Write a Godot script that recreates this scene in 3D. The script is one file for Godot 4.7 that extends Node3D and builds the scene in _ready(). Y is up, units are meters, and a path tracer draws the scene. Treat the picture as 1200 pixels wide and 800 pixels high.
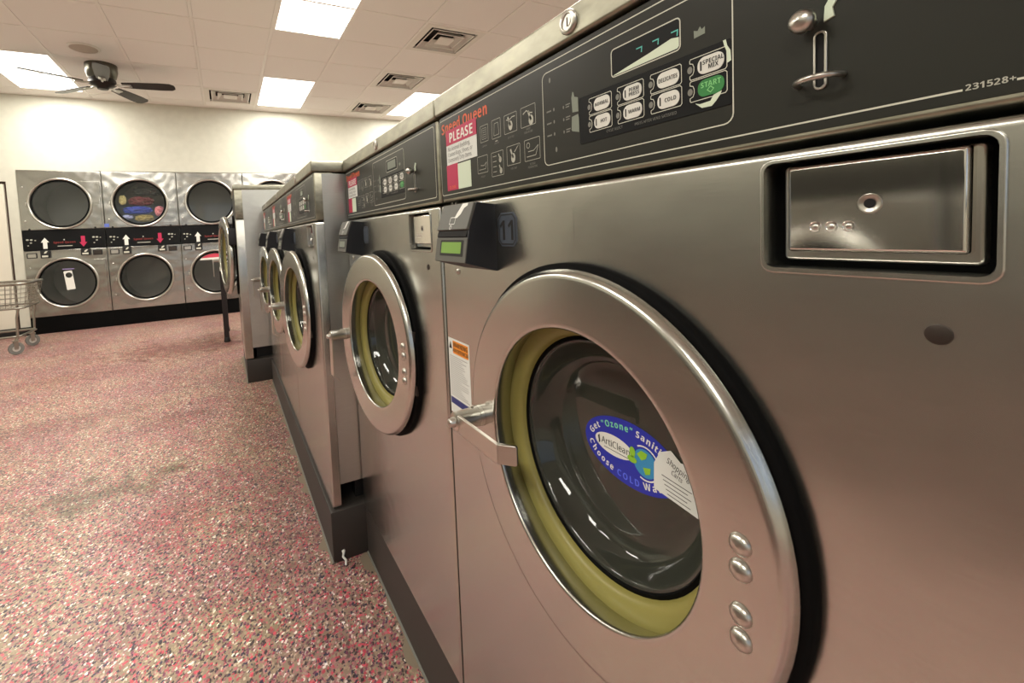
extends Node3D
# A laundromat aisle: a row of stainless front-load washers on the right, stacked dryers in the back wall.
# y is up, the washer row runs along -z, the dryer wall closes the room at z = -6.94.

const CEIL := 2.82
const WIDE := 0.67          # one washer
var M := {}
var font: SystemFont
var font_bold: SystemFont
var taken := {}

class MB:
	# collects triangles with normals; t places them
	var v := PackedVector3Array()
	var n := PackedVector3Array()
	var t := Transform3D()
	func tri(a: Vector3, b: Vector3, c: Vector3, na: Vector3, nb: Vector3, nc: Vector3) -> void:
		var f := (b - a).cross(c - a)
		if f.length_squared() < 1e-18:
			return
		var A := t * a; var B := t * b; var C := t * c
		var NA := (t.basis * na).normalized(); var NB := (t.basis * nb).normalized(); var NC := (t.basis * nc).normalized()
		if (B - A).cross(C - A).dot(NA + NB + NC) > 0.0:
			v.append(A); v.append(C); v.append(B); n.append(NA); n.append(NC); n.append(NB)
		else:
			v.append(A); v.append(B); v.append(C); n.append(NA); n.append(NB); n.append(NC)
	func quad(a: Vector3, b: Vector3, c: Vector3, d: Vector3) -> void:
		var f := (b - a).cross(c - a)
		if f.length_squared() < 1e-18:
			f = (c - a).cross(d - a)
		f = f.normalized()
		tri(a, b, c, f, f, f); tri(a, c, d, f, f, f)
	func quadn(a: Vector3, b: Vector3, c: Vector3, d: Vector3, na: Vector3, nb: Vector3, nc: Vector3, nd: Vector3) -> void:
		tri(a, b, c, na, nb, nc); tri(a, c, d, na, nc, nd)
	func box(lo: Vector3, hi: Vector3) -> void:
		var p := func(i): return Vector3(hi.x if i & 1 else lo.x, hi.y if i & 2 else lo.y, hi.z if i & 4 else lo.z)
		for f in [[0, 2, 3, 1], [4, 5, 7, 6], [0, 4, 6, 2], [1, 3, 7, 5], [0, 1, 5, 4], [2, 6, 7, 3]]:
			quad(p.call(f[0]), p.call(f[1]), p.call(f[2]), p.call(f[3]))
	func flat(poly: PackedVector2Array, z: float, up := 1.0) -> void:
		var idx := Geometry2D.triangulate_polygon(poly)
		if idx.is_empty() and poly.size() > 2:
			poly = Geometry2D.convex_hull(poly)
			idx = Geometry2D.triangulate_polygon(poly)
		var nn := Vector3(0, 0, up)
		for i in range(0, idx.size(), 3):
			var a := poly[idx[i]]; var b := poly[idx[i + 1]]; var c := poly[idx[i + 2]]
			tri(Vector3(a.x, a.y, z), Vector3(b.x, b.y, z), Vector3(c.x, c.y, z), nn, nn, nn)
	func edge_normals(p: PackedVector2Array) -> Array:
		# outward normal at both ends of every edge, shared where the outline bends gently
		var k := p.size()
		var e := []
		for i in k:
			var d := (p[(i + 1) % k] - p[i]).normalized()
			e.append(Vector2(d.y, -d.x))
		var out := []
		for i in k:
			var a: Vector2 = e[i]; var b: Vector2 = e[i]
			var pr: Vector2 = e[(i + k - 1) % k]; var nx: Vector2 = e[(i + 1) % k]
			if a.dot(pr) > 0.75: a = (a + pr).normalized()
			if b.dot(nx) > 0.75: b = (b + nx).normalized()
			out.append([a, b])
		return out
	func inset(p: PackedVector2Array, by: float) -> PackedVector2Array:
		var k := p.size()
		var out := PackedVector2Array()
		for i in k:
			var d0 := (p[i] - p[(i + k - 1) % k]).normalized()
			var d1 := (p[(i + 1) % k] - p[i]).normalized()
			var n0 := Vector2(d0.y, -d0.x); var n1 := Vector2(d1.y, -d1.x)
			var m := (n0 + n1).normalized()
			out.append(p[i] - m * by / maxf(0.35, m.dot(n0)))
		return out
	func plate(outline: PackedVector2Array, z0: float, z1: float, bev := 0.0, segs := 3, holes := [], hole_z := -1e9, back := false) -> void:
		# outline runs counter-clockwise; front face at z1, rounded edge bev
		var k := outline.size()
		var en := edge_normals(outline)
		var rings := [[outline, z0, 0.0], [outline, z1 - bev, 0.0]]
		if bev > 0.0:
			for s in range(1, segs + 1):
				var a := PI / 2 * s / segs
				rings.append([inset(outline, bev * (1.0 - cos(a))), z1 - bev + bev * sin(a), a])
		for r in rings.size() - 1:
			var A = rings[r]; var B = rings[r + 1]
			for i in k:
				var j := (i + 1) % k
				var na: Vector2 = en[i][0]; var nb: Vector2 = en[i][1]
				var ca := cos(A[2]); var sa := sin(A[2]); var cb := cos(B[2]); var sb := sin(B[2])
				quadn(Vector3(A[0][i].x, A[0][i].y, A[1]), Vector3(A[0][j].x, A[0][j].y, A[1]), Vector3(B[0][j].x, B[0][j].y, B[1]), Vector3(B[0][i].x, B[0][i].y, B[1]),
					Vector3(na.x * ca, na.y * ca, sa), Vector3(nb.x * ca, nb.y * ca, sa), Vector3(nb.x * cb, nb.y * cb, sb), Vector3(na.x * cb, na.y * cb, sb))
		var front: PackedVector2Array = rings[-1][0]
		if holes.is_empty():
			flat(front, z1)
		else:
			var cuts := [-100.0]
			for h in holes:
				var c := Vector2.ZERO
				for q in h: c += q
				cuts.append(c.x / h.size())
			cuts.append(100.0)
			cuts.sort()
			for i in cuts.size() - 1:
				var slice := PackedVector2Array([Vector2(cuts[i], -100), Vector2(cuts[i + 1], -100), Vector2(cuts[i + 1], 100), Vector2(cuts[i], 100)])
				var pieces: Array = Geometry2D.intersect_polygons(front, slice)
				for h in holes:
					var nxt := []
					for q in pieces: nxt.append_array(Geometry2D.clip_polygons(q, h))
					pieces = nxt
				for q in pieces: flat(q, z1)
			var hz := z0 if hole_z < -1e8 else hole_z
			for h in holes:
				var hn := edge_normals(h)
				for i in h.size():
					var j: int = (i + 1) % h.size()
					var na: Vector2 = -hn[i][0]; var nb: Vector2 = -hn[i][1]
					quadn(Vector3(h[i].x, h[i].y, hz), Vector3(h[j].x, h[j].y, hz), Vector3(h[j].x, h[j].y, z1), Vector3(h[i].x, h[i].y, z1),
						Vector3(na.x, na.y, 0), Vector3(nb.x, nb.y, 0), Vector3(nb.x, nb.y, 0), Vector3(na.x, na.y, 0))
		if back: flat(outline, z0, -1.0)
	func ribbon(p: PackedVector2Array, w: float, z: float, closed := true) -> void:
		var k := p.size()
		var nn := Vector3(0, 0, 1)
		var L := []; var R := []
		for i in k:
			var d0: Vector2; var d1: Vector2
			d0 = (p[i] - p[(i + k - 1) % k]).normalized() if (closed or i > 0) else (p[1] - p[0]).normalized()
			d1 = (p[(i + 1) % k] - p[i]).normalized() if (closed or i < k - 1) else d0
			if not closed and i == 0: d0 = d1
			var n0 := Vector2(d0.y, -d0.x); var n1 := Vector2(d1.y, -d1.x)
			var m := (n0 + n1).normalized()
			var o := m * (w / 2.0) / maxf(0.4, m.dot(n0))
			L.append(Vector3(p[i].x + o.x, p[i].y + o.y, z)); R.append(Vector3(p[i].x - o.x, p[i].y - o.y, z))
		for i in (k if closed else k - 1):
			var j := (i + 1) % k
			quadn(L[i], L[j], R[j], R[i], nn, nn, nn, nn)
	func lathe(prof: Array, segs := 64, a0 := 0.0, a1 := TAU) -> void:
		# prof: Vector2(radius, z) turned round the z axis
		var k := prof.size()
		var nrm := []
		for i in k - 1:
			var d: Vector2 = (prof[i + 1] - prof[i]).normalized()
			nrm.append(Vector2(d.y, -d.x))
		for i in k - 1:
			var na: Vector2 = nrm[i]; var nb: Vector2 = nrm[i]
			if i > 0 and na.dot(nrm[i - 1]) > 0.55: na = (na + nrm[i - 1]).normalized()
			if i < k - 2 and nb.dot(nrm[i + 1]) > 0.55: nb = (nb + nrm[i + 1]).normalized()
			for s in segs:
				var u0 := a0 + (a1 - a0) * s / segs; var u1 := a0 + (a1 - a0) * (s + 1) / segs
				var c0 := cos(u0); var s0 := sin(u0); var c1 := cos(u1); var s1 := sin(u1)
				var p: Vector2 = prof[i]; var q: Vector2 = prof[i + 1]
				quadn(Vector3(p.x * c0, p.x * s0, p.y), Vector3(p.x * c1, p.x * s1, p.y), Vector3(q.x * c1, q.x * s1, q.y), Vector3(q.x * c0, q.x * s0, q.y),
					Vector3(na.x * c0, na.x * s0, na.y), Vector3(na.x * c1, na.x * s1, na.y), Vector3(nb.x * c1, nb.x * s1, nb.y), Vector3(nb.x * c0, nb.x * s0, nb.y))
	func tube(p: Array, r: float, segs := 8, closed := false, caps := true) -> void:
		var k := p.size()
		var rings := []
		var last := Vector3.ZERO
		for i in k:
			var d: Vector3
			if closed: d = (p[(i + 1) % k] - p[(i + k - 1) % k]).normalized()
			else: d = (p[mini(i + 1, k - 1)] - p[maxi(i - 1, 0)]).normalized()
			var a := Vector3.UP if absf(d.y) < 0.9 else Vector3.RIGHT
			if last != Vector3.ZERO: a = last
			var x := d.cross(a).normalized()
			var y := x.cross(d).normalized()
			last = y
			var ring := []
			for s in segs:
				var u := TAU * s / segs
				ring.append([p[i] + (x * cos(u) + y * sin(u)) * r, x * cos(u) + y * sin(u)])
			rings.append(ring)
		for i in (k if closed else k - 1):
			var A = rings[i]; var B = rings[(i + 1) % k]
			for s in segs:
				var j := (s + 1) % segs
				quadn(A[s][0], A[j][0], B[j][0], B[s][0], A[s][1], A[j][1], B[j][1], B[s][1])
		if caps and not closed:
			for e in [0, k - 1]:
				var d: Vector3 = (p[1] - p[0]).normalized() * -1.0 if e == 0 else (p[k - 1] - p[k - 2]).normalized()
				for s in range(1, segs - 1):
					tri(rings[e][0][0], rings[e][s][0], rings[e][s + 1][0], d, d, d)
	func blob(c: Vector3, r: Vector3, noise: FastNoiseLite, amp: float, seg := 28) -> void:
		var pt := func(i, j):
			var th: float = PI * i / seg; var ph: float = TAU * j / (seg * 2)
			var d := Vector3(sin(th) * cos(ph), cos(th), sin(th) * sin(ph))
			var q := Vector3(signf(d.x) * pow(absf(d.x), 0.8), signf(d.y) * pow(absf(d.y), 0.8), signf(d.z) * pow(absf(d.z), 0.8))
			return c + q * r * (1.0 - amp * absf(noise.get_noise_3dv(d * 60.0 + r * 3000.0)))
		for i in seg:
			for j in seg * 2:
				var a: Vector3 = pt.call(i, j); var b: Vector3 = pt.call(i, (j + 1) % (seg * 2)); var cc: Vector3 = pt.call(i + 1, (j + 1) % (seg * 2)); var d: Vector3 = pt.call(i + 1, j)
				var fn := (b - a).cross(d - a) + (cc - b).cross(d - cc) * -1.0
				fn = (cc - a).cross(d - b)
				if fn.dot(a + cc - c * 2.0) < 0.0: fn = -fn
				if fn.length_squared() < 1e-16: fn = a - c
				quadn(a, b, cc, d, fn, fn, fn, fn)
	func mesh() -> ArrayMesh:
		var arr := []
		arr.resize(Mesh.ARRAY_MAX)
		arr[Mesh.ARRAY_VERTEX] = v
		arr[Mesh.ARRAY_NORMAL] = n
		var m := ArrayMesh.new()
		if v.size(): m.add_surface_from_arrays(Mesh.PRIMITIVE_TRIANGLES, arr)
		return m

# ---------- outlines
func rrect(x0: float, y0: float, x1: float, y1: float, r: float, segs := 4) -> PackedVector2Array:
	var p := PackedVector2Array()
	if r <= 0.0:
		return PackedVector2Array([Vector2(x0, y0), Vector2(x1, y0), Vector2(x1, y1), Vector2(x0, y1)])
	for c in [[x1 - r, y0 + r, -PI / 2], [x1 - r, y1 - r, 0.0], [x0 + r, y1 - r, PI / 2], [x0 + r, y0 + r, PI]]:
		for s in segs + 1:
			var a: float = c[2] + PI / 2 * s / segs
			p.append(Vector2(c[0] + r * cos(a), c[1] + r * sin(a)))
	return p

func disc(cx: float, cy: float, rx: float, ry := -1.0, k := 32) -> PackedVector2Array:
	var p := PackedVector2Array()
	if ry < 0.0: ry = rx
	for i in k: p.append(Vector2(cx + rx * cos(TAU * i / k), cy + ry * sin(TAU * i / k)))
	return p

func poly(a: Array) -> PackedVector2Array:
	var p := PackedVector2Array()
	for i in range(0, a.size(), 2): p.append(Vector2(a[i], a[i + 1]))
	return p

# ---------- objects
func obj(called: String, mb: MB, m: Material, parent: Node = self) -> MeshInstance3D:
	var o := MeshInstance3D.new()
	o.name = numbered(called) if parent == self else called
	o.mesh = mb.mesh()
	o.material_override = m
	parent.add_child(o, true)
	return o

func numbered(called: String) -> String:
	var k: int = taken.get(called, 0)
	taken[called] = k + 1
	return called if k == 0 else "%s_%03d" % [called, k]

func thing(called: String, label: String, category: String, at := Vector3.ZERO, turn := 0.0, group := "") -> Node3D:
	var o := Node3D.new()
	o.name = numbered(called)
	add_child(o)
	o.position = at
	o.rotation.y = turn
	tag(o, label, category, group)
	return o

func tag(o: Node, label: String, category: String, group := "", kind := "") -> void:
	o.set_meta("label", label)
	o.set_meta("category", category)
	if group: o.set_meta("group", group)
	if kind: o.set_meta("kind", kind)

func holder(called: String, parent: Node) -> Node3D:
	var o := Node3D.new()
	o.name = called
	parent.add_child(o, true)
	return o

func structure(called: String, mb: MB, m: Material) -> MeshInstance3D:
	var o := obj(called, mb, m)
	o.set_meta("kind", "structure")
	return o

# ---------- lettering
func put_text(mb: MB, s: String, x: float, y: float, h: float, z: float, align := 0, bold := false, squeeze := 1.0, turn := 0.0) -> float:
	var tm := TextMesh.new()
	tm.text = s
	tm.font = font_bold if bold else font
	tm.font_size = 32
	tm.pixel_size = h / 23.0
	tm.depth = 0.0
	tm.curve_step = 4.0
	tm.horizontal_alignment = [HORIZONTAL_ALIGNMENT_LEFT, HORIZONTAL_ALIGNMENT_CENTER, HORIZONTAL_ALIGNMENT_RIGHT][align]
	tm.vertical_alignment = VERTICAL_ALIGNMENT_CENTER
	var a := tm.get_mesh_arrays()
	if a.is_empty() or a[Mesh.ARRAY_VERTEX] == null: return 0.0
	var vs: PackedVector3Array = a[Mesh.ARRAY_VERTEX]
	var ix: PackedInt32Array = a[Mesh.ARRAY_INDEX] if a[Mesh.ARRAY_INDEX] != null else PackedInt32Array(range(vs.size()))
	var place := Transform3D(Basis(Vector3(0, 0, 1), turn) * Basis.from_scale(Vector3(squeeze, 1, 1)), Vector3(x, y, z))
	var nn := Vector3(0, 0, 1)
	for i in range(0, ix.size(), 3):
		mb.tri(place * vs[ix[i]], place * vs[ix[i + 1]], place * vs[ix[i + 2]], nn, nn, nn)
	return tm.get_aabb().size.x * squeeze

func arc_run(parts: Array, c: Vector2, rx: float, ry: float, a0: float, a1: float, h: float, z: float, inward := false) -> void:
	# parts: [builder, text] pairs set one after the other along an ellipse from a0 to a1 (degrees), letters spaced by their widths
	var pts := []
	var run := [0.0]
	for i in 181:
		var a := deg_to_rad(lerpf(a0, a1, i / 180.0))
		pts.append(c + Vector2(rx * cos(a), ry * sin(a)))
		if i: run.append(run[i - 1] + pts[i].distance_to(pts[i - 1]))
	var total := 0.0
	for p in parts:
		for ch in p[1]: total += font_bold.get_string_size(ch, HORIZONTAL_ALIGNMENT_LEFT, -1, 32).x
	var k: float = run[180] / total
	var at := 0.0
	for p in parts:
		for ch in p[1]:
			var w: float = font_bold.get_string_size(ch, HORIZONTAL_ALIGNMENT_LEFT, -1, 32).x * k
			var mid := at + w / 2.0
			at += w
			if ch == " ": continue
			var i := 0
			while i < 179 and run[i + 1] < mid: i += 1
			var q: Vector2 = pts[i].lerp(pts[i + 1], clampf((mid - run[i]) / maxf(run[i + 1] - run[i], 1e-9), 0, 1))
			put_text(p[0], ch, q.x, q.y, h, z, 1, true, 1.0, (pts[i + 1] - pts[i]).angle())

# ---------- materials
func mat(c: Color, rough := 0.6, metal := 0.0) -> StandardMaterial3D:
	var m := StandardMaterial3D.new()
	m.albedo_color = c
	m.roughness = rough
	m.metallic = metal
	return m

func noise_image(w: int, h: int, fx: float, fy: float, lo: float, hi: float, seed_: int, oct := 3) -> Image:
	var nz := FastNoiseLite.new()
	nz.seed = seed_
	nz.noise_type = FastNoiseLite.TYPE_SIMPLEX_SMOOTH
	nz.frequency = 1.0
	nz.fractal_octaves = oct
	var im := Image.create(w, h, false, Image.FORMAT_RGB8)
	for y in h:
		for x in w:
			# wrap by mixing two shifted looks across the seam
			var tx := float(x) / w; var ty := float(y) / h
			var a := nz.get_noise_2d(x * fx, y * fy)
			var b := nz.get_noise_2d((x - w) * fx, y * fy)
			var vx := lerpf(a, b, smoothstep(0.85, 1.0, tx))
			if ty > 0.85:
				var a2 := nz.get_noise_2d(x * fx, (y - h) * fy)
				vx = lerpf(vx, a2, smoothstep(0.85, 1.0, ty))
			var g := clampf(lerpf(lo, hi, vx * 0.5 + 0.5), 0.0, 1.0)
			im.set_pixel(x, y, Color(g, g, g))
	return im

func steel(c: Color, rough: float, grain: Texture2D, bump: Texture2D, bump_scale: float, sc := 3.0) -> StandardMaterial3D:
	var m := mat(c, rough, 1.0)
	m.albedo_texture = grain
	m.roughness_texture = grain
	m.uv1_triplanar = true
	m.uv1_scale = Vector3.ONE * sc
	if bump:
		m.normal_enabled = true
		m.normal_texture = bump
		m.normal_scale = bump_scale
	return m

func glass(c: Color, a: float) -> StandardMaterial3D:
	var m := mat(Color(c.r, c.g, c.b, a), 0.04)
	m.transparency = BaseMaterial3D.TRANSPARENCY_ALPHA
	return m

func glow(c: Color, e: float) -> StandardMaterial3D:
	var m := mat(c, 0.5)
	m.emission_enabled = true
	m.emission = c
	m.emission_energy_multiplier = e
	return m

func make_materials() -> void:
	var grain := ImageTexture.create_from_image(noise_image(512, 512, 0.012, 0.9, 0.93, 1.0, 3))
	var wav := noise_image(256, 256, 0.02, 0.025, 0.0, 1.0, 8, 1)
	wav.bump_map_to_normal_map(6.0)
	var wave := ImageTexture.create_from_image(wav)
	var spk := noise_image(256, 256, 0.35, 0.35, 0.93, 1.0, 12, 2)
	var speck := ImageTexture.create_from_image(spk)
	M.front = steel(Color(0.80, 0.80, 0.775), 0.27, grain, wave, 0.03)
	M.side = steel(Color(0.80, 0.80, 0.775), 0.38, grain, wave, 0.05)
	M.door = steel(Color(0.80, 0.80, 0.775), 0.24, grain, null, 0.0)
	M.cap = steel(Color(0.72, 0.71, 0.64), 0.45, ImageTexture.create_from_image(noise_image(256, 256, 0.02, 0.05, 0.72, 1.0, 44, 4)), wave, 0.05)
	M.dryer = steel(Color(0.72, 0.715, 0.69), 0.24, grain, wave, 0.16, 1.3)
	M.chrome = mat(Color(0.89, 0.88, 0.86), 0.08, 1.0)
	M.satin = mat(Color(0.78, 0.77, 0.74), 0.30, 1.0)
	M.dull = mat(Color(0.24, 0.21, 0.19), 0.5, 0.6)
	M.panel = mat(Color(0.165, 0.168, 0.15), 0.32)
	M.panel.metallic_specular = 0.35
	M.keypad = mat(Color(0.05, 0.055, 0.06), 0.5)
	M.keypad.metallic_specular = 0.3
	M.black = mat(Color(0.05, 0.05, 0.05), 0.55)
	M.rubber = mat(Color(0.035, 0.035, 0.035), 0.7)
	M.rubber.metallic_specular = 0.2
	M.plastic = mat(Color(0.10, 0.105, 0.125), 0.5)
	M.plastic_front = mat(Color(0.36, 0.36, 0.335), 0.55)
	M.number = mat(Color(0.27, 0.30, 0.34), 0.6)
	M.plinth = mat(Color(0.21, 0.19, 0.175), 0.6)
	M.cavity = mat(Color(0.03, 0.03, 0.03), 0.8)
	M.drum = mat(Color(0.45, 0.45, 0.43), 0.45, 0.9)
	M.line = mat(Color(0.80, 0.80, 0.74), 0.5)
	M.print = mat(Color(0.70, 0.70, 0.65), 0.5)
	M.faint = mat(Color(0.47, 0.47, 0.44), 0.5)
	M.worn = mat(Color(0.50, 0.53, 0.48), 0.6)
	M.white = mat(Color(0.90, 0.90, 0.87), 0.5)
	M.button = mat(Color(0.86, 0.86, 0.83), 0.45)
	M.ink = mat(Color(0.13, 0.13, 0.13), 0.6)
	M.grey_ink = mat(Color(0.45, 0.45, 0.45), 0.6)
	M.green = mat(Color(0.16, 0.50, 0.23), 0.45)
	M.green_ink = mat(Color(0.50, 0.80, 0.50), 0.5)
	M.paper = mat(Color(0.87, 0.88, 0.86), 0.6)
	M.pale = mat(Color(0.83, 0.88, 0.79), 0.6)
	M.red = mat(Color(0.72, 0.13, 0.31), 0.5)
	M.orange = mat(Color(0.86, 0.38, 0.22), 0.5)
	M.warn = mat(Color(0.91, 0.55, 0.14), 0.5)
	M.navy = mat(Color(0.16, 0.20, 0.45), 0.5)
	M.blue = mat(Color(0.12, 0.18, 0.66), 0.35)
	M.sky_ink = mat(Color(0.36, 0.45, 0.95), 0.4)
	M.lime = mat(Color(0.55, 0.76, 0.20), 0.4)
	M.ocean = mat(Color(0.20, 0.55, 0.75), 0.4)
	M.mint = mat(Color(0.48, 0.85, 0.62), 0.4)
	M.digit = glow(Color(0.30, 0.65, 0.60), 0.2)
	M.lcd = glow(Color(0.46, 0.62, 0.26), 0.05)
	M.gasket = mat(Color(0.56, 0.53, 0.28), 0.42)
	M.tinted = glass(Color(0.34, 0.35, 0.31), 0.34)
	M.pane = glass(Color(0.45, 0.47, 0.45), 0.12)
	M.clear = glass(Color(0.9, 0.95, 0.95), 0.08)
	M.wall = mat(Color(0.81, 0.805, 0.75), 0.42)
	M.wall.uv1_triplanar = true
	M.wall.uv1_world_triplanar = true
	M.wall.albedo_texture = ImageTexture.create_from_image(noise_image(256, 256, 0.03, 0.03, 0.95, 1.0, 21, 3))
	M.tile = mat(Color(0.965, 0.955, 0.94), 0.9)
	M.tile.albedo_texture = speck
	M.tile.uv1_triplanar = true
	M.tile.uv1_scale = Vector3.ONE * 4.0
	M.grid = mat(Color(0.93, 0.92, 0.90), 0.5)
	M.vent = mat(Color(0.88, 0.87, 0.84), 0.5)
	M.door_white = mat(Color(0.86, 0.84, 0.78), 0.45)
	M.brown = mat(Color(0.30, 0.22, 0.19), 0.6)
	M.fan_wood = mat(Color(0.13, 0.085, 0.06), 0.4)
	M.fan_metal = mat(Color(0.36, 0.35, 0.31), 0.3, 0.9)
	M.fan_dark = mat(Color(0.10, 0.085, 0.07), 0.4, 0.3)
	M.speaker = mat(Color(0.72, 0.68, 0.63), 0.8)
	M.dim_red = mat(Color(0.50, 0.15, 0.14), 0.6)
	M.wire = mat(Color(0.62, 0.61, 0.57), 0.32, 0.95)
	M.tyre = mat(Color(0.45, 0.45, 0.43), 0.6)
	M.hub = mat(Color(0.72, 0.71, 0.68), 0.5)
	M.tabletop = mat(Color(0.80, 0.78, 0.73), 0.4)
	M.leg = mat(Color(0.09, 0.06, 0.055), 0.45)
	M.pavement = mat(Color(0.42, 0.42, 0.41), 0.9)
	M.epoxy = mat(Color(0.52, 0.47, 0.40), 0.5)
	M.frame = mat(Color(0.45, 0.45, 0.46), 0.4, 0.8)
	M.floor = floor_material()

func floor_material() -> StandardMaterial3D:
	# epoxy floor broadcast with plastic flakes
	var S := 2048
	var rng := RandomNumberGenerator.new()
	rng.seed = 77
	var im := Image.create(S, S, false, Image.FORMAT_RGB8)
	im.fill(Color(0.60, 0.53, 0.46))
	var tones := [[Color(0.82, 0.31, 0.39), 16], [Color(0.74, 0.43, 0.47), 16], [Color(0.68, 0.50, 0.50), 15], [Color(0.23, 0.18, 0.20), 16], [Color(0.22, 0.19, 0.30), 10], [Color(0.77, 0.70, 0.63), 15], [Color(0.96, 0.93, 0.90), 9], [Color(0.46, 0.39, 0.36), 11], [Color(0.48, 0.24, 0.36), 10], [Color(0.66, 0.59, 0.50), 21]]
	var bag := []
	for tn in tones:
		for i in tn[1]: bag.append(tn[0])
	for i in 170000:
		var c: Color = bag[rng.randi() % bag.size()]
		var f := rng.randf_range(0.85, 1.1)
		c = Color(minf(c.r * f, 1.0), minf(c.g * f, 1.0), minf(c.b * f, 1.0))
		var x := rng.randi() % S; var y := rng.randi() % S
		var w := rng.randi_range(2, 7); var h := rng.randi_range(2, 6)
		im.fill_rect(Rect2i(x, y, w, h), c)
		im.fill_rect(Rect2i(x + rng.randi_range(-2, 2), y + rng.randi_range(1, 3), maxi(2, w - 1), h), c)
		if rng.randf() < 0.5: im.fill_rect(Rect2i(x + w / 2, y - 2, rng.randi_range(2, 4), h), c)
	var m := mat(Color(1, 1, 1), 0.42)
	m.albedo_texture = ImageTexture.create_from_image(im)
	m.uv1_triplanar = true
	m.uv1_world_triplanar = true
	m.uv1_scale = Vector3.ONE / 2.05
	m.vertex_color_use_as_albedo = true
	return m

# ================================================================= scene
func _ready() -> void:
	# ---- camera: lens shifted (the photograph is a crop), focal length and turn solved from the room's lines
	var f := 525.784
	var near := 0.05
	var cam := Camera3D.new()
	cam.name = "camera"
	cam.projection = Camera3D.PROJECTION_FRUSTUM
	cam.near = near
	cam.far = 60.0
	cam.size = near * 800.0 / f
	cam.frustum_offset = Vector2((600.0 - 525.783) * near / f, -(400.0 - 300.17) * near / f)
	cam.rotation_order = EULER_ORDER_YXZ
	cam.rotation = Vector3(-0.0586, -0.4585, -0.0469)
	cam.position = Vector3(0, 1.016, 0)
	add_child(cam)
	cam.current = true
	# ---- sky outside the shop front, exposure
	var env := Environment.new()
	var sky := Sky.new()
	var sm := ProceduralSkyMaterial.new()
	sm.sky_top_color = Color(0.52, 0.62, 0.78)
	sm.sky_horizon_color = Color(0.74, 0.79, 0.85)
	sm.ground_horizon_color = Color(0.55, 0.56, 0.57)
	sm.ground_bottom_color = Color(0.35, 0.35, 0.35)
	sm.energy_multiplier = 0.9
	sky.sky_material = sm
	env.background_mode = Environment.BG_SKY
	env.sky = sky
	env.tonemap_mode = Environment.TONE_MAPPER_LINEAR
	env.tonemap_exposure = 1.34
	env.sdfgi_enabled = true
	env.ssao_enabled = true
	env.ssil_enabled = true
	var we := WorldEnvironment.new()
	we.name = "environment"
	we.environment = env
	add_child(we)
	# ---- ceiling troffers: grid column, first row (each covers two cells)
	var troffers := [
		[-1.96, -6.68, "lit ceiling panel beside the ceiling fan"],
		[0.48, -6.68, "lit ceiling panel next to the back wall, between two air vents"],
		[0.48, -4.24, "lit ceiling panel one panel out from the back wall row"],
		[2.31, -6.68, "lit ceiling panel beside three air vents, partly behind the washers"],
		[0.48, -1.80, ""], [0.48, 0.64, ""], [-1.96, -4.24, ""], [-1.96, -1.80, ""], [-1.96, 0.64, ""], [2.92, -1.80, ""]]

	font = SystemFont.new()
	font.font_names = PackedStringArray(["Droid Sans"])
	font_bold = SystemFont.new()
	font_bold.font_names = PackedStringArray(["Droid Sans"])
	font_bold.font_weight = 700
	make_materials()
	build_room(troffers)
	build_washers()
	build_dryers()
	build_fan()
	build_ceiling_fittings(troffers)
	build_cart()
	build_table()
	build_litter()

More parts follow.
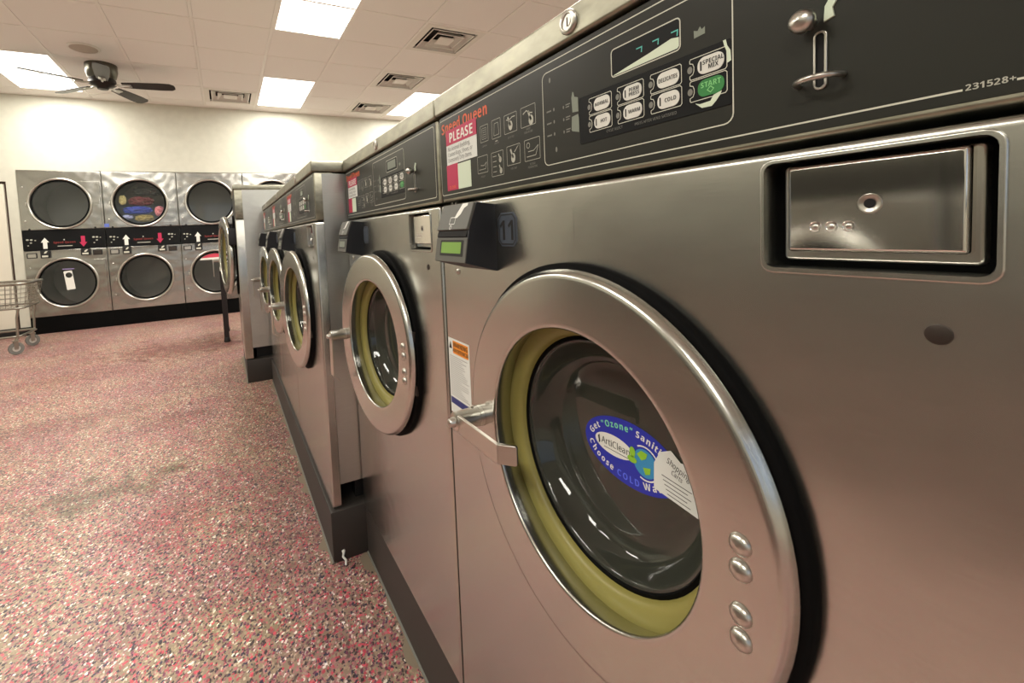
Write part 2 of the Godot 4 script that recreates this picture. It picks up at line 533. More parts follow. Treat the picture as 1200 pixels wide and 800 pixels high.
func build_room(troffers: Array) -> void:
	build_floor()
	var x0 := -3.18; var x1 := 4.14; var z0 := -6.95; var z1 := 3.08
	# back wall: header over the dryers and piers beside them
	var wb := Node3D.new()
	wb.name = "wall_back"
	wb.set_meta("kind", "structure")
	add_child(wb)
	var mb := MB.new()
	mb.box(Vector3(x0 - 0.1, 1.947, z0 - 0.12), Vector3(x1 + 0.1, CEIL + 0.3, z0))
	obj("header", mb, M.wall, wb)
	mb = MB.new()
	mb.box(Vector3(-2.233, 0, z0 - 0.12), Vector3(-2.139, 1.947, z0))
	mb.box(Vector3(x0 - 0.1, 1.815, z0 - 0.12), Vector3(-2.233, 1.947, z0))
	mb.box(Vector3(x0 - 0.1, 0, z0 - 0.12), Vector3(-3.08, 1.815, z0))
	obj("left_pier", mb, M.wall, wb)
	mb = MB.new()
	mb.box(Vector3(1.868, 0, z0 - 0.12), Vector3(x1 + 0.1, 1.947, z0))
	obj("right_pier", mb, M.wall, wb)
	mb = MB.new()
	mb.box(Vector3(x0 - 0.1, 0, z0 - 1.12), Vector3(x1 + 0.1, CEIL + 0.3, z0 - 1.02))
	obj("rear_leaf", mb, M.wall, wb)
	mb = MB.new()
	mb.box(Vector3(x0 - 0.1, 0, z0 - 1.02), Vector3(x0, CEIL + 0.3, z1 + 0.1))
	structure("wall_left", mb, M.wall)
	mb = MB.new()
	mb.box(Vector3(x1, 0, z0 - 1.02), Vector3(x1 + 0.1, CEIL + 0.3, z1 + 0.1))
	structure("wall_right", mb, M.wall)
	# shop front behind the camera: daylight comes through it
	mb = MB.new()
	mb.box(Vector3(x0, 0, z1), Vector3(x1, 0.75, z1 + 0.1))
	mb.box(Vector3(x0, 2.3, z1), Vector3(x1, CEIL + 0.3, z1 + 0.1))
	for k in 4:
		var px := x0 + (x1 - x0 - 0.16) * k / 3.0
		mb.box(Vector3(px, 0.75, z1), Vector3(px + 0.16, 2.3, z1 + 0.1))
	structure("wall_front", mb, M.wall)
	for k in 3:
		var a := x0 + (x1 - x0 - 0.16) * k / 3.0 + 0.16
		var b := x0 + (x1 - x0 - 0.16) * (k + 1) / 3.0
		var w := Node3D.new()
		w.name = "window_%d" % (k + 1)
		w.set_meta("kind", "structure")
		add_child(w)
		mb = MB.new()
		mb.plate(rrect(a, 0.75, b, 2.3, 0.0), z1 + 0.02, z1 + 0.08, 0.0, 1, [rrect(a + 0.05, 0.80, b - 0.05, 2.25, 0.0)], z1 + 0.02, false)
		obj("window_frame", mb, M.frame, w)
		mb = MB.new()
		mb.box(Vector3(a + 0.05, 0.80, z1 + 0.045), Vector3(b - 0.05, 2.25, z1 + 0.051))
		obj("pane", mb, M.clear, w)
	mb = MB.new()
	mb.box(Vector3(-20, -0.12, z1 + 0.1), Vector3(20, -0.02, z1 + 22))
	structure("pavement", mb, M.pavement)
	# white service door left of the dryers, with a dark gap round it
	var d := Node3D.new()
	d.name = "door_1"
	d.set_meta("kind", "structure")
	add_child(d)
	mb = MB.new()
	mb.box(Vector3(-3.08, 0.0, z0 - 0.06), Vector3(-2.233, 1.815, z0 - 0.045))
	obj("door_stop", mb, M.brown, d)
	mb = MB.new()
	mb.t = Transform3D(Basis(), Vector3(0, 0, z0))
	mb.plate(rrect(-3.065, 0.012, -2.262, 1.785, 0.002, 2), -0.045, -0.006, 0.004, 2)
	obj("door_leaf", mb, M.door_white, d)
	mb = MB.new()
	mb.box(Vector3(-3.08, 0, z0), Vector3(-2.139, 0.10, z0 + 0.012))
	structure("baseboard_back", mb, M.black)
	# ceiling: tiles laid in a T-bar grid
	var c := Node3D.new()
	c.name = "ceiling"
	c.set_meta("kind", "structure")
	add_child(c)
	mb = MB.new()
	mb.box(Vector3(x0 - 0.1, CEIL + 0.28, z0 - 1.12), Vector3(x1 + 0.1, CEIL + 0.36, z1 + 0.1))
	obj("deck", mb, M.wall, c)
	var skip := {}
	for tr in troffers:
		skip[Vector2i(roundi((tr[0] - 0.48) / 0.61), roundi((tr[1] + 4.24) / 0.61))] = true
		skip[Vector2i(roundi((tr[0] - 0.48) / 0.61), roundi((tr[1] + 4.24) / 0.61) + 1)] = true
	for vt in vent_cells(): skip[vt] = true
	var bar := MB.new()
	var tile_mesh: ArrayMesh
	mb = MB.new()
	mb.t = Transform3D(Basis(Vector3.RIGHT, PI / 2), Vector3.ZERO)
	mb.plate(rrect(-0.2925, -0.2925, 0.2925, 0.2925, 0.0), -0.012, 0.004, 0.003, 1)
	tile_mesh = mb.mesh()
	for i in range(-6, 6):
		for j in range(-5, 12):
			if skip.has(Vector2i(i, j)): continue
			var cx := 0.48 + 0.61 * i + 0.305; var cz := -4.24 + 0.61 * j + 0.305
			if cz > z1 or cz < z0 - 0.1: continue
			var o := MeshInstance3D.new()
			o.name = "ceiling_tile"
			var short := j == -5
			o.mesh = tile_mesh
			o.material_override = M.tile
			o.position = Vector3(cx, CEIL + 0.006, cz)
			if short:
				o.scale = Vector3(1, 1, 0.42)
				o.position.z = (-6.68 + z0) / 2.0
			c.add_child(o, true)
	for i in range(-6, 7):
		bar = MB.new()
		bar.box(Vector3(0.48 + 0.61 * i - 0.012, CEIL, z0), Vector3(0.48 + 0.61 * i + 0.012, CEIL + 0.004, z1))
		bar.box(Vector3(0.48 + 0.61 * i - 0.002, CEIL + 0.004, z0), Vector3(0.48 + 0.61 * i + 0.002, CEIL + 0.04, z1))
		obj("grid_bar", bar, M.grid, c)
	for j in range(-4, 13):
		var zz := -4.24 + 0.61 * j
		bar = MB.new()
		bar.box(Vector3(x0, CEIL + 0.0005, zz - 0.012), Vector3(x1, CEIL + 0.0045, zz + 0.012))
		obj("grid_bar", bar, M.grid, c)
	bar = MB.new()
	bar.box(Vector3(x0, CEIL - 0.001, z0), Vector3(x1, CEIL + 0.02, z0 + 0.022))
	obj("wall_angle", bar, M.grid, c)

func build_floor() -> void:
	# the slab, tinted by foot wear and spills, with further darker patches
	var nz := FastNoiseLite.new()
	nz.seed = 5
	nz.frequency = 1.6
	nz.fractal_octaves = 4
	var fine := FastNoiseLite.new()
	fine.seed = 9
	fine.frequency = 9.0
	fine.fractal_octaves = 3
	var xs := []
	var x := -3.2
	while x < 4.15:
		xs.append(x); x += 0.05 if x > -2.3 and x < 0.45 else 0.4
	xs.append(4.16)
	var zs := []
	var z := -7.98
	while z < 3.2:
		zs.append(z); z += 0.05 if z > -6.9 and z < -0.6 else 0.4
	zs.append(3.2)
	var floor_patches := [[-0.56, -2.26, 0.24, 0.12, Color(0.50, 0.52, 0.46)], [-0.9, -3.3, 0.40, 0.16, Color(0.84, 0.82, 0.78)], [-0.35, -3.0, 0.22, 0.12, Color(0.80, 0.79, 0.74)], [-1.2, -4.4, 0.5, 0.2, Color(0.86, 0.78, 0.76)], [-0.45, -5.00, 0.60, 0.42, Color(0.66, 0.53, 0.50)], [-0.22, -1.90, 0.16, 0.14, Color(0.86, 0.70, 0.72)], [-0.10, -1.34, 0.09, 0.07, Color(1.0, 1.06, 0.95)], [-0.30, -2.36, 0.08, 0.05, Color(0.62, 0.68, 0.58)], [0.14, -2.6, 0.18, 1.1, Color(0.80, 0.80, 0.76)]]  # stains, plus darker patches at the far end and beside the plinth
	var col := func(px: float, pz: float) -> Color:
		var w := nz.get_noise_2d(px, pz)
		# feet have dulled the flakes along the middle of the aisle, in streaks
		var path := 1.0 - smoothstep(0.35, 1.0, absf(px + 0.62 + 0.10 * pz * 0.5 + 0.2) / 0.95)
		var c := Color(0.83, 0.74, 0.75).lerp(Color(0.92, 0.93, 0.83), clampf(w * 2.4 + 0.30 + 0.40 * path, 0, 1))
		for s in floor_patches:
			var q := Vector2((px - s[0]) / s[2], (pz - s[1]) / s[3]).length() + fine.get_noise_2d(px, pz) * 1.1
			c = c.lerp(c * s[4], smoothstep(1.15, 0.55, q))
		var g := fine.get_noise_2d(px + 40.0, pz) * 0.16
		return Color(clampf(c.r + g, 0, 1), clampf(c.g + g, 0, 1), clampf(c.b + g, 0, 1))
	var st := SurfaceTool.new()
	st.begin(Mesh.PRIMITIVE_TRIANGLES)
	for i in xs.size():
		for j in zs.size():
			st.set_color(col.call(xs[i], zs[j]))
			st.set_normal(Vector3.UP)
			st.add_vertex(Vector3(xs[i], 0, zs[j]))
	var k := zs.size()
	for i in xs.size() - 1:
		for j in k - 1:
			var a := i * k + j
			for q in [a, a + k, a + k + 1, a, a + k + 1, a + 1]: st.add_index(q)
	var o := MeshInstance3D.new()
	o.name = "floor"
	o.mesh = st.commit()
	o.material_override = M.floor
	o.set_meta("kind", "structure")
	add_child(o)
	var mb := MB.new()
	mb.box(Vector3(-3.28, -0.12, -8.07), Vector3(4.24, -0.004, 3.18))
	obj("slab", mb, M.plinth, o)

# ================================================================= washers
func build_washers() -> void:
	# three blocks of the row stand at slightly different depths
	var specs := [
		# x, z of far side, angle of door (deg), number, handle, label
		[0.335, -0.705, 0.0, "11", true, "stainless washer with number 11 plate and oval blue sticker on its closed door"],
		[0.335, -1.375, 5.2, "", false, "stainless washer standing next to washer 11, small door ajar, black card reader"],
		[0.2416, -2.05, 5.0, "", false, "stainless washer with exposed side panel, next in line after the washer beside washer 11"],
		[0.2416, -2.72, 5.0, "", false, "stainless washer in the middle of the three standing forward on one plinth"],
		[0.2416, -3.39, 5.0, "", false, "last of three small washers on one plinth, touching the tall washer block"]]
	var k := 0
	for s in specs:
		washer("washing_machine", Vector3(s[0], 0, s[1]), -PI / 2, s[2], s[3], s[4], s[5], k)
		k += 1
	big_washer(Vector3(0.067, 0, -3.45 - 0.80), 7.5, "tall large-capacity washer at the end of the row, big round door ajar")
	# the facing row across the aisle, seen only as a reflection in the steel
	var proto := simple_washer(Vector3(-1.42, 0, -0.60))
	for i in 5:
		if i == 0: continue
		var c := proto.duplicate()
		c.name = numbered("facing_washer")
		add_child(c)
		c.position = Vector3(-1.42, 0, -0.60 + [0, 0.69, 1.38, -0.69, -1.38][i])
	# plinths
	plinth(0.340, 1.15, -1.37, 0.0, "long dark plinth under washer 11 and the washer beside it")
	plinth(0.232, 1.05, -3.385, -1.373, "dark plinth under the three small washers standing forward")
	plinth(0.074, 1.0, -4.27, -3.445, "dark plinth under the tall end washer")
	plinth(-2.2, -1.425, -2.0, 1.5, "dark plinth under the facing row across the aisle")

func plinth(xa: float, xb: float, za: float, zb: float, label: String) -> void:
	var t := thing("washer_plinth", label, "plinth")
	var mb := MB.new()
	mb.t = Transform3D(Basis(Vector3.UP, -PI / 2), Vector3(xa, 0, za))
	mb.plate(rrect(0.0, 0.0, zb - za, 0.162, 0.002, 2), -(xb - xa), 0.0, 0.003, 2)
	obj("kerb", mb, M.plinth, t)
	mb = MB.new()
	mb.t = Transform3D(Basis(Vector3.UP, -PI / 2), Vector3(xa, 0, za))
	mb.plate(rrect(0.0, 0.0, zb - za, 0.006, 0.001, 1), -0.01, 0.004, 0.002, 2)
	obj("sealant_bead", mb, M.faint, t)
	# bare epoxy along the kerb where the flakes have worn away, ragged edge
	if xa > 0.0:
		var nz := FastNoiseLite.new()
		nz.seed = 3 + int(xa * 100.0)
		nz.frequency = 14.0
		nz.fractal_octaves = 3
		var edge := PackedVector2Array([Vector2(0.0, 0.0), Vector2(zb - za, 0.0)])
		var k := int((zb - za) / 0.012)
		for i in range(k, -1, -1):
			edge.append(Vector2((zb - za) * i / k, 0.005 + 0.026 * clampf(0.35 + nz.get_noise_1d(i * 0.006) * 1.6, 0.0, 1.0)))
		mb = MB.new()
		mb.t = Transform3D(Basis(Vector3(0, 0, 1), Vector3(-1, 0, 0), Vector3(0, 1, 0)), Vector3(xa, 0, za))
		mb.flat(edge, 0.0012)
		obj("bare_strip", mb, M.epoxy, t)

func washer(called: String, at: Vector3, turn: float, open_deg: float, number: String, latched: bool, label: String, variant: int) -> Node3D:
	var W := WIDE
	var t := thing(called, label, "washer", at, turn, "small front-load washers in the row")
	var mb := MB.new()
	# cabinet: thin walls, open at the front
	mb.box(Vector3(0.004, 0.238, -0.76), Vector3(0.010, 1.203, -0.028))
	mb.box(Vector3(W - 0.010, 0.238, -0.76), Vector3(W - 0.004, 1.203, -0.028))
	mb.box(Vector3(0.010, 0.238, -0.76), Vector3(W - 0.010, 1.203, -0.754))
	mb.box(Vector3(0.010, 0.238, -0.754), Vector3(W - 0.010, 0.244, -0.028))
	obj("cabinet", mb, M.side, t)
	mb = MB.new()
	for fx in [0.04, W - 0.09]:
		mb.box(Vector3(fx, 0.163, -0.70), Vector3(fx + 0.05, 0.238, -0.62))
		mb.box(Vector3(fx, 0.163, -0.16), Vector3(fx + 0.05, 0.238, -0.08))
	mb.box(Vector3(0.03, 0.163, -0.60), Vector3(W - 0.03, 0.236, -0.20))
	obj("frame_feet", mb, M.black, t)
	# front sheet with the holes for door and soap drawer
	var dc := Vector2(0.337, 0.755)
	mb = MB.new()
	mb.plate(rrect(0.0042, 0.165, W - 0.0042, 1.058, 0.006, 3), -0.027, 0.0, 0.0055, 3, [disc(dc.x, dc.y, 0.176, -1, 48), rrect(0.5222, 0.9790, 0.6296, 1.0512, 0.006, 3)], -0.010)
	obj("front_panel", mb, M.front, t)
	# control panel
	mb = MB.new()
	mb.plate(rrect(0.0035, 1.0632, W - 0.0042, 1.2058, 0.004, 2), -0.06, -0.0052, 0.0035, 3)
	var cp := obj("control_panel", mb, M.cap, t)
	mb = MB.new()
	mb.plate(rrect(0.0042, 1.0680, W - 0.012, 1.2046, 0.004, 3), -0.006, -0.0048, 0.0003, 1)
	obj("overlay", mb, M.panel, cp)
	control_print(cp, variant)
	# top
	mb = MB.new()
	mb.t = Transform3D(Basis(Vector3.UP, -PI / 2), Vector3.ZERO)
	var tp := MB.new()
	tp.plate(rrect(0.0005, 1.2072, W - 0.0005, 1.2405, 0.005, 3), -0.76, 0.002, 0.004, 3)
	var cap := obj("top_cover", tp, M.cap, t)
	mb = MB.new()
	mb.t = Transform3D(Basis(), Vector3(0.337, 1.2245, 0.002))
	mb.lathe([Vector2(0.0125, 0.0), Vector2(0.0125, 0.0015), Vector2(0.0115, 0.0028), Vector2(0.0085, 0.0032), Vector2(0.008, 0.0020), Vector2(0.0, 0.0020)], 28)
	mb.plate(rrect(-0.0045, -0.0045, 0.0045, 0.0045, 0.0044, 4), 0.002, 0.0026, 0.0003, 1)
	var lk := obj("lock", mb, M.satin, cap)
	mb = MB.new()
	mb.t = Transform3D(Basis(), Vector3(0.337, 1.2245, 0.002))
	mb.flat(rrect(-0.0008, -0.0045, 0.0008, 0.0045, 0.0006, 2), 0.0028)
	obj("keyway", mb, M.cavity, cap)
	soap_drawer(t)
	# plugs and screws
	mb = MB.new()
	mb.t = Transform3D(Basis(), Vector3(0.6088, 0.9485, 0.0))
	mb.lathe([Vector2(0.0056, 0.0), Vector2(0.0054, 0.0009), Vector2(0.0035, 0.0016), Vector2(0.0, 0.0017)], 20)
	obj("plug", mb, M.dull, t)
	mb = MB.new()
	mb.t = Transform3D(Basis(), Vector3(0.0595, 0.948, 0.0))
	mb.lathe([Vector2(0.005, 0.0), Vector2(0.0045, 0.0018), Vector2(0.0025, 0.0028), Vector2(0.0, 0.003)], 16)
	obj("screw", mb, M.satin, t)
	card_reader(t, variant == 0)
	# number plate
	mb = MB.new()
	mb.plate(poly([0.193, 0.9905, 0.221, 0.9905, 0.2285, 0.998, 0.2285, 1.028, 0.221, 1.0355, 0.193, 1.0355, 0.1855, 1.028, 0.1855, 0.998]), 0.0, 0.0012, 0.0003, 1)
	var np := obj("number_plate", mb, M.number, t)
	mb = MB.new()
	mb.ribbon(poly([0.194, 0.9935, 0.220, 0.9935, 0.2258, 0.9993, 0.2258, 1.0267, 0.220, 1.0325, 0.194, 1.0325, 0.1882, 1.0267, 0.1882, 0.9993]), 0.0016, 0.0015)
	if number: put_text(mb, number, 0.207, 1.0115, 0.026, 0.0015, 1, true, 0.95)
	obj("number", mb, M.ink, np)
	if variant < 2: warning_label(t)
	washer_door(t, dc, open_deg, latched, variant)
	return t

func control_print(cp: Node, variant: int) -> void:
	var z := -0.0045
	var W := WIDE
	var mb := MB.new()
	# long frame line, broken for the part number
	var fr := rrect(0.0052, 1.0744, W - 0.019, 1.1985, 0.005, 4)
	if variant == 0:
		var pts := PackedVector2Array([Vector2(0.632, 1.0744)])
		for q in fr:
			if q.x > 0.64 or q.y > 1.08 or q.x < 0.02: pts.append(q)
		pts.append(Vector2(0.6145, 1.0744))
		mb.ribbon(pts, 0.0011, z, false)
	else:
		mb.ribbon(fr, 0.0013, z)
	mb.ribbon(rrect(0.2825, 1.0850, 0.4998, 1.1888, 0.007, 4), 0.0010, z)
	mb.ribbon(rrect(0.3858, 1.1530, 0.4580, 1.1785, 0.0035, 4), 0.0010, z)
	obj("frame_lines", mb, M.line, cp)
	mb = MB.new()
	if variant == 0: put_text(mb, "231528+", 0.6236, 1.0752, 0.0031, z, 1, true)
	var rows := [[0.139, 0.160, 1.139, 1.162], [0.1705, 0.192, 1.138, 1.163], [0.2012, 0.2295, 1.138, 1.162], [0.2385, 0.2678, 1.138, 1.162], [0.128, 0.156, 1.096, 1.120], [0.1665, 0.196, 1.087, 1.1195], [0.205, 0.2344, 1.0965, 1.121], [0.2441, 0.2742, 1.096, 1.1215]]
	for q in rows: mb.ribbon(rrect(q[0], q[2], q[1], q[3], 0.001, 2), 0.0006, z)
	# pictograms: tag, pouring jug, hands on dials, arrows
	mb.ribbon(rrect(0.1435, 1.143, 0.1555, 1.158, 0.001, 2), 0.0005, z)
	for i in 4: mb.ribbon(poly([0.1455, 1.146 + i * 0.003, 0.1535, 1.146 + i * 0.003]), 0.0005, z, false)
	mb.ribbon(poly([0.175, 1.142, 0.188, 1.142, 0.186, 1.158, 0.177, 1.158]), 0.0006, z)
	mb.ribbon(poly([0.178, 1.134, 0.184, 1.134]), 0.0012, z, false)
	for c in [[0.2155, 1.147], [0.2590, 1.144], [0.219, 1.105], [0.1895, 1.093], [0.1885, 1.108]]:
		var s := 0.0042 if c[0] < 0.19 else 0.0062
		mb.flat(disc(c[0], c[1], s * 0.75, s, 14), z)
		mb.ribbon(poly([c[0], c[1], c[0] - s * 0.9, c[1] + s * 1.9]), s * 0.5, z, false)
	mb.ribbon(poly([0.206, 1.156, 0.213, 1.154, 0.219, 1.157, 0.226, 1.157]), 0.0012, z, false)
	mb.ribbon(poly([0.243, 1.154, 0.250, 1.157, 0.257, 1.153, 0.262, 1.152]), 0.0014, z, false)
	mb.ribbon(poly([0.227, 1.116, 0.231, 1.119, 0.222, 1.112]), 0.0015, z, false)
	for i in 4: mb.ribbon(poly([0.170, 1.093 + i * 0.007, 0.179, 1.093 + i * 0.007]), 0.0008, z, false)
	mb.ribbon(poly([0.132, 1.101, 0.150, 1.101, 0.153, 1.110, 0.146, 1.106, 0.137, 1.107]), 0.0007, z, false)
	mb.ribbon(poly([0.248, 1.101, 0.266, 1.101, 0.271, 1.112, 0.262, 1.107, 0.251, 1.107]), 0.0008, z, false)
	mb.ribbon(disc(0.2515, 1.1145, 0.0032, -1, 14), 0.0007, z)
	obj("pictograms", mb, M.print, cp)
	mb = MB.new()
	for c in [["LOAD WASHER", 0.1495, 1.1330, 0.6], ["CLOSE DOOR", 0.181, 1.1312, 0.6], ["SELECT CYCLE", 0.2155, 1.1322, 0.68], ["INSERT", 0.253, 1.1345, 0.8], ["COINS OR CARD", 0.253, 1.1308, 0.7], ["ADD SOAP", 0.142, 1.0905, 0.75], ["PUSH START", 0.2195, 1.0915, 0.75], ["SEE REAR", 0.259, 1.0915, 0.8], ["FOR INSTRUCTIONS", 0.259, 1.0878, 0.62]]:
		put_text(mb, c[0], c[1], c[2], 0.0024, z, 1, false, c[3])
	# indicator captions
	for i in 3:
		mb.flat(rrect(0.2885, 1.1172 + i * 0.0135, 0.2965, 1.1188 + i * 0.0135, 0.0), z)
		mb.flat(disc(0.3012, 1.1182 + i * 0.0135, 0.0012, 0.002, 10), z)
		mb.flat(disc(0.3170, 1.1170 + i * 0.0132, 0.0010, 0.0018, 10), z)
		mb.flat(rrect(0.3205, 1.1180 + i * 0.0132, 0.3275, 1.1192 + i * 0.0132, 0.0), z)
		mb.flat(rrect(0.3205, 1.1155 + i * 0.0132, 0.3262, 1.1167 + i * 0.0132, 0.0), z)
	for c in [[0.2955, 1.1790], [0.3035, 1.1005]]: mb.flat(disc(c[0], c[1], 0.0016, 0.0030, 12), z)
	obj("captions", mb, M.faint, cp)
	# scraped patches where a decal was torn off
	mb = MB.new()
	mb.flat(poly([0.3290, 1.1165, 0.3300, 1.1150, 0.3405, 1.1120, 0.3405, 1.1265, 0.3395, 1.1310, 0.3300, 1.1300]), z + 0.0001)
	obj("scuff", mb, M.worn, cp)
	mb = MB.new()
	mb.flat(poly([0.3310, 1.1345, 0.3400, 1.1335, 0.3398, 1.1480, 0.3345, 1.1500, 0.3335, 1.1545, 0.3318, 1.1560, 0.3300, 1.1500]), z + 0.0001)
	obj("scuff", mb, M.worn, cp)
	mb = MB.new()
	mb.flat(poly([0.4700, 1.1565, 0.4790, 1.1572, 0.4790, 1.1625, 0.4765, 1.1612, 0.4750, 1.1640, 0.4730, 1.1612, 0.4698, 1.1625]), z + 0.0001)
	obj("scuff", mb, M.worn, cp)
	# display window, set back, with a strip of tape and segments
	mb = MB.new()
	mb.flat(rrect(0.3866, 1.1538, 0.4572, 1.1777, 0.003, 4), z + 0.00005)
	var dw := obj("display_window", mb, M.keypad, cp)
	mb = MB.new()
	if variant == 0:
		for d in [0.4150, 0.4320, 0.4500]:
			mb.ribbon(poly([d, 1.1690, d + 0.0060, 1.1690, d + 0.0055, 1.1645]), 0.0010, z + 0.0003, false)
	else:
		mb.flat(rrect(0.395, 1.158, 0.449, 1.175, 0.0), z + 0.0003)
	obj("digits", mb, M.digit if variant == 0 else M.worn, dw)
	if variant == 0:
		mb = MB.new()
		mb.flat(poly([0.3875, 1.1545, 0.3900, 1.1540, 0.4555, 1.1545, 0.4570, 1.1560, 0.4570, 1.1630, 0.4500, 1.1645, 0.4280, 1.1605, 0.4050, 1.1572]), z + 0.0002)
		obj("tape", mb, M.pale, dw)
	# membrane keypad
	mb = MB.new()
	mb.plate(rrect(0.3412, 1.0985, 0.4992, 1.1462, 0.002, 3), -0.005, z + 0.0003, 0.0002, 1)
	var kp := obj("keypad", mb, M.keypad, cp)
	var zk := z + 0.0005
	var names := ["NORMAL", "PERM\nPRESS", "DELICATES", "SPECIAL\nMIX", "HOT", "WARM", "COLD", "START"]
	for r in 2:
		for c in 4:
			var cx := 0.3716 + c * 0.0368; var cy := 1.1333 - r * 0.0172
			mb = MB.new()
			mb.plate(rrect(cx - 0.0092, cy - 0.0065, cx + 0.0118, cy + 0.0065, 0.0058, 6), z, zk + 0.0002, 0.0002, 1)
			var is_start := r == 1 and c == 3
			var b := obj("button", mb, M.green if is_start else M.button, kp)
			mb = MB.new()
			var nm: String = names[r * 4 + c]
			if is_start:
				put_text(mb, "START", cx + 0.0015, cy + 0.0022, 0.0040, zk + 0.0004, 1, true)
				mb.ribbon(poly([cx + 0.0013, cy - 0.0045, cx + 0.0038, cy - 0.0022, cx + 0.0013, cy + 0.0001, cx - 0.0012, cy - 0.0022]), 0.0007, zk + 0.0004)
			else:
				var two := nm.split("\n")
				for q in two.size():
					put_text(mb, two[q], cx + 0.0035 - (0.0022 if two.size() == 1 and nm.length() > 5 else 0.0), cy + (0.0 if two.size() == 1 else 0.0020 - 0.0040 * q), 0.0034, zk + 0.0004, 1, true, 0.75 if nm.length() > 7 and two.size() == 1 else 0.9)
				if nm.length() < 6 or two.size() > 1: mb.ribbon(poly([cx - 0.0062, cy - 0.0035, cx - 0.0062, cy + 0.0035]), 0.0014, zk + 0.0004, false)
			obj("caption", mb, M.green_ink if is_start else M.ink, kp)
			mb = MB.new()
			mb.ribbon(poly([cx - 0.0150, cy - 0.0080, cx + 0.0125, cy - 0.0080, cx + 0.0138, cy - 0.0066, cx + 0.0138, cy + 0.0066, cx + 0.0125, cy + 0.0080, cx - 0.0150, cy + 0.0080, cx - 0.0157, cy + 0.0070, cx - 0.0157, cy + 0.0050, cx - 0.0132, cy + 0.0040, cx - 0.0122, cy + 0.0015, cx - 0.0122, cy - 0.0015, cx - 0.0132, cy - 0.0040, cx - 0.0157, cy - 0.0050, cx - 0.0157, cy - 0.0070]), 0.0006, zk)
			obj("button_outline", mb, M.line, kp)
			mb = MB.new()
			mb.flat(disc(cx - 0.0157, cy, 0.0022, 0.0028, 14), zk)
			obj("indicator", mb, M.faint, kp)
	mb = MB.new()
	put_text(mb, "CYCLE SELECT", 0.388, 1.1045, 0.0020, zk, 1)
	put_text(mb, "PRESS AFTER VEND SATISFIED", 0.433, 1.1035, 0.0020, zk, 1)
	obj("keypad_caption", mb, M.faint, kp)
	if variant == 0:
		mb = MB.new()
		mb.flat(poly([0.4930, 1.1460, 0.4952, 1.1462, 0.4962, 1.1415, 0.4985, 1.1375, 0.4990, 1.1300, 0.4962, 1.1290, 0.4955, 1.1380, 0.4940, 1.1420]), zk + 0.0001)
		mb.flat(poly([0.4705, 1.1062, 0.4745, 1.1048, 0.4830, 1.1052, 0.4855, 1.1090, 0.4920, 1.1105, 0.4905, 1.1075, 0.4875, 1.1040, 0.4840, 1.1010, 0.4760, 1.1015]), zk + 0.0001)
		obj("torn_edge", mb, M.pale, kp)
	# coin slot with return knob and lip
	var cs := holder("coin_slot", cp)
	mb = MB.new()
	mb.plate(rrect(0.5500, 1.0925, 0.5575, 1.1285, 0.0036, 5), -0.0048, -0.0034, 0.0006, 2, [rrect(0.5514, 1.0940, 0.5561, 1.1270, 0.0022, 4)], -0.0048)
	obj("slot_rim", mb, M.satin, cs)
	mb = MB.new()
	mb.flat(rrect(0.5514, 1.0940, 0.5561, 1.1270, 0.0022, 4), -0.0044)
	obj("slot_gap", mb, M.cavity, cs)
	mb = MB.new()
	mb.t = Transform3D(Basis(), Vector3(0.5480, 1.1350, -0.0048))
	mb.lathe([Vector2(0.004, 0.0), Vector2(0.0035, 0.003), Vector2(0.0055, 0.0052), Vector2(0.0072, 0.0085), Vector2(0.0068, 0.0118), Vector2(0.0045, 0.0145), Vector2(0.0, 0.0155)], 24)
	obj("return_knob", mb, M.satin, cs)
	mb = MB.new()
	var lip := []
	for i in 13:
		var a := PI * i / 12.0
		lip.append(Vector3(0.5535 + 0.0118 * cos(a), 1.0985 - 0.0006 * i / 12.0, -0.0046 + 0.0135 * sin(a)))
	mb.tube(lip, 0.0019, 10)
	mb.t = Transform3D(Basis(Vector3.UP, -0.18), Vector3(0.012, 0.0, 0.0))
	obj("coin_lip", mb, M.satin, cs)
	mb = MB.new()
	mb.plate(poly([0.5555, 1.1330, 0.5610, 1.1345, 0.5600, 1.1400, 0.5645, 1.1470, 0.5600, 1.1490, 0.5560, 1.1420]), -0.0048, -0.0036, 0.0003, 1)  # cream bracket piece behind the return knob
	obj("knob_bracket", mb, M.pale, cs)
	# stickers at the left end
	mb = MB.new()
	put_text(mb, "Speed Queen", 0.0125, 1.1835, 0.0165, z + 0.0001, 0, true, 1.02)
	obj("brand_lettering", mb, M.orange, cp)
	mb = MB.new()
	mb.plate(rrect(0.0285, 1.1225, 0.1285, 1.1545, 0.0), z, z + 0.0003, 0.0001, 1)
	var sg := obj("notice", mb, M.paper, cp)
	mb = MB.new()
	mb.plate(rrect(0.0285, 1.1540, 0.1285, 1.1785, 0.0), z, z + 0.0003, 0.0001, 1)
	obj("notice_heading", mb, M.red, sg)
	mb = MB.new()
	put_text(mb, "PLEASE", 0.0790, 1.1655, 0.0150, z + 0.0005, 1, true, 1.12)
	obj("heading_text", mb, M.white, sg)
	mb = MB.new()
	put_text(mb, "No Animal Bedding,", 0.034, 1.1475, 0.0062, z + 0.0005, 0, false, 0.98)
	put_text(mb, "Coated Rugs, Shoes, or", 0.034, 1.1385, 0.0062, z + 0.0005, 0, false, 0.92)
	put_text(mb, "Excessively Dirty Items.", 0.034, 1.1295, 0.0062, z + 0.0005, 0, false, 0.88)
	obj("notice_text", mb, M.grey_ink, sg)
	mb = MB.new()
	mb.plate(rrect(0.0655, 1.0805, 0.1075, 1.1205, 0.0), z, z + 0.0003, 0.0001, 1)
	var ss := obj("small_sticker", mb, M.pale, cp)
	mb = MB.new()
	mb.plate(rrect(0.0265, 1.0805, 0.0657, 1.1225, 0.0), z, z + 0.0004, 0.0001, 1)
	obj("sticker_field", mb, M.red, ss)
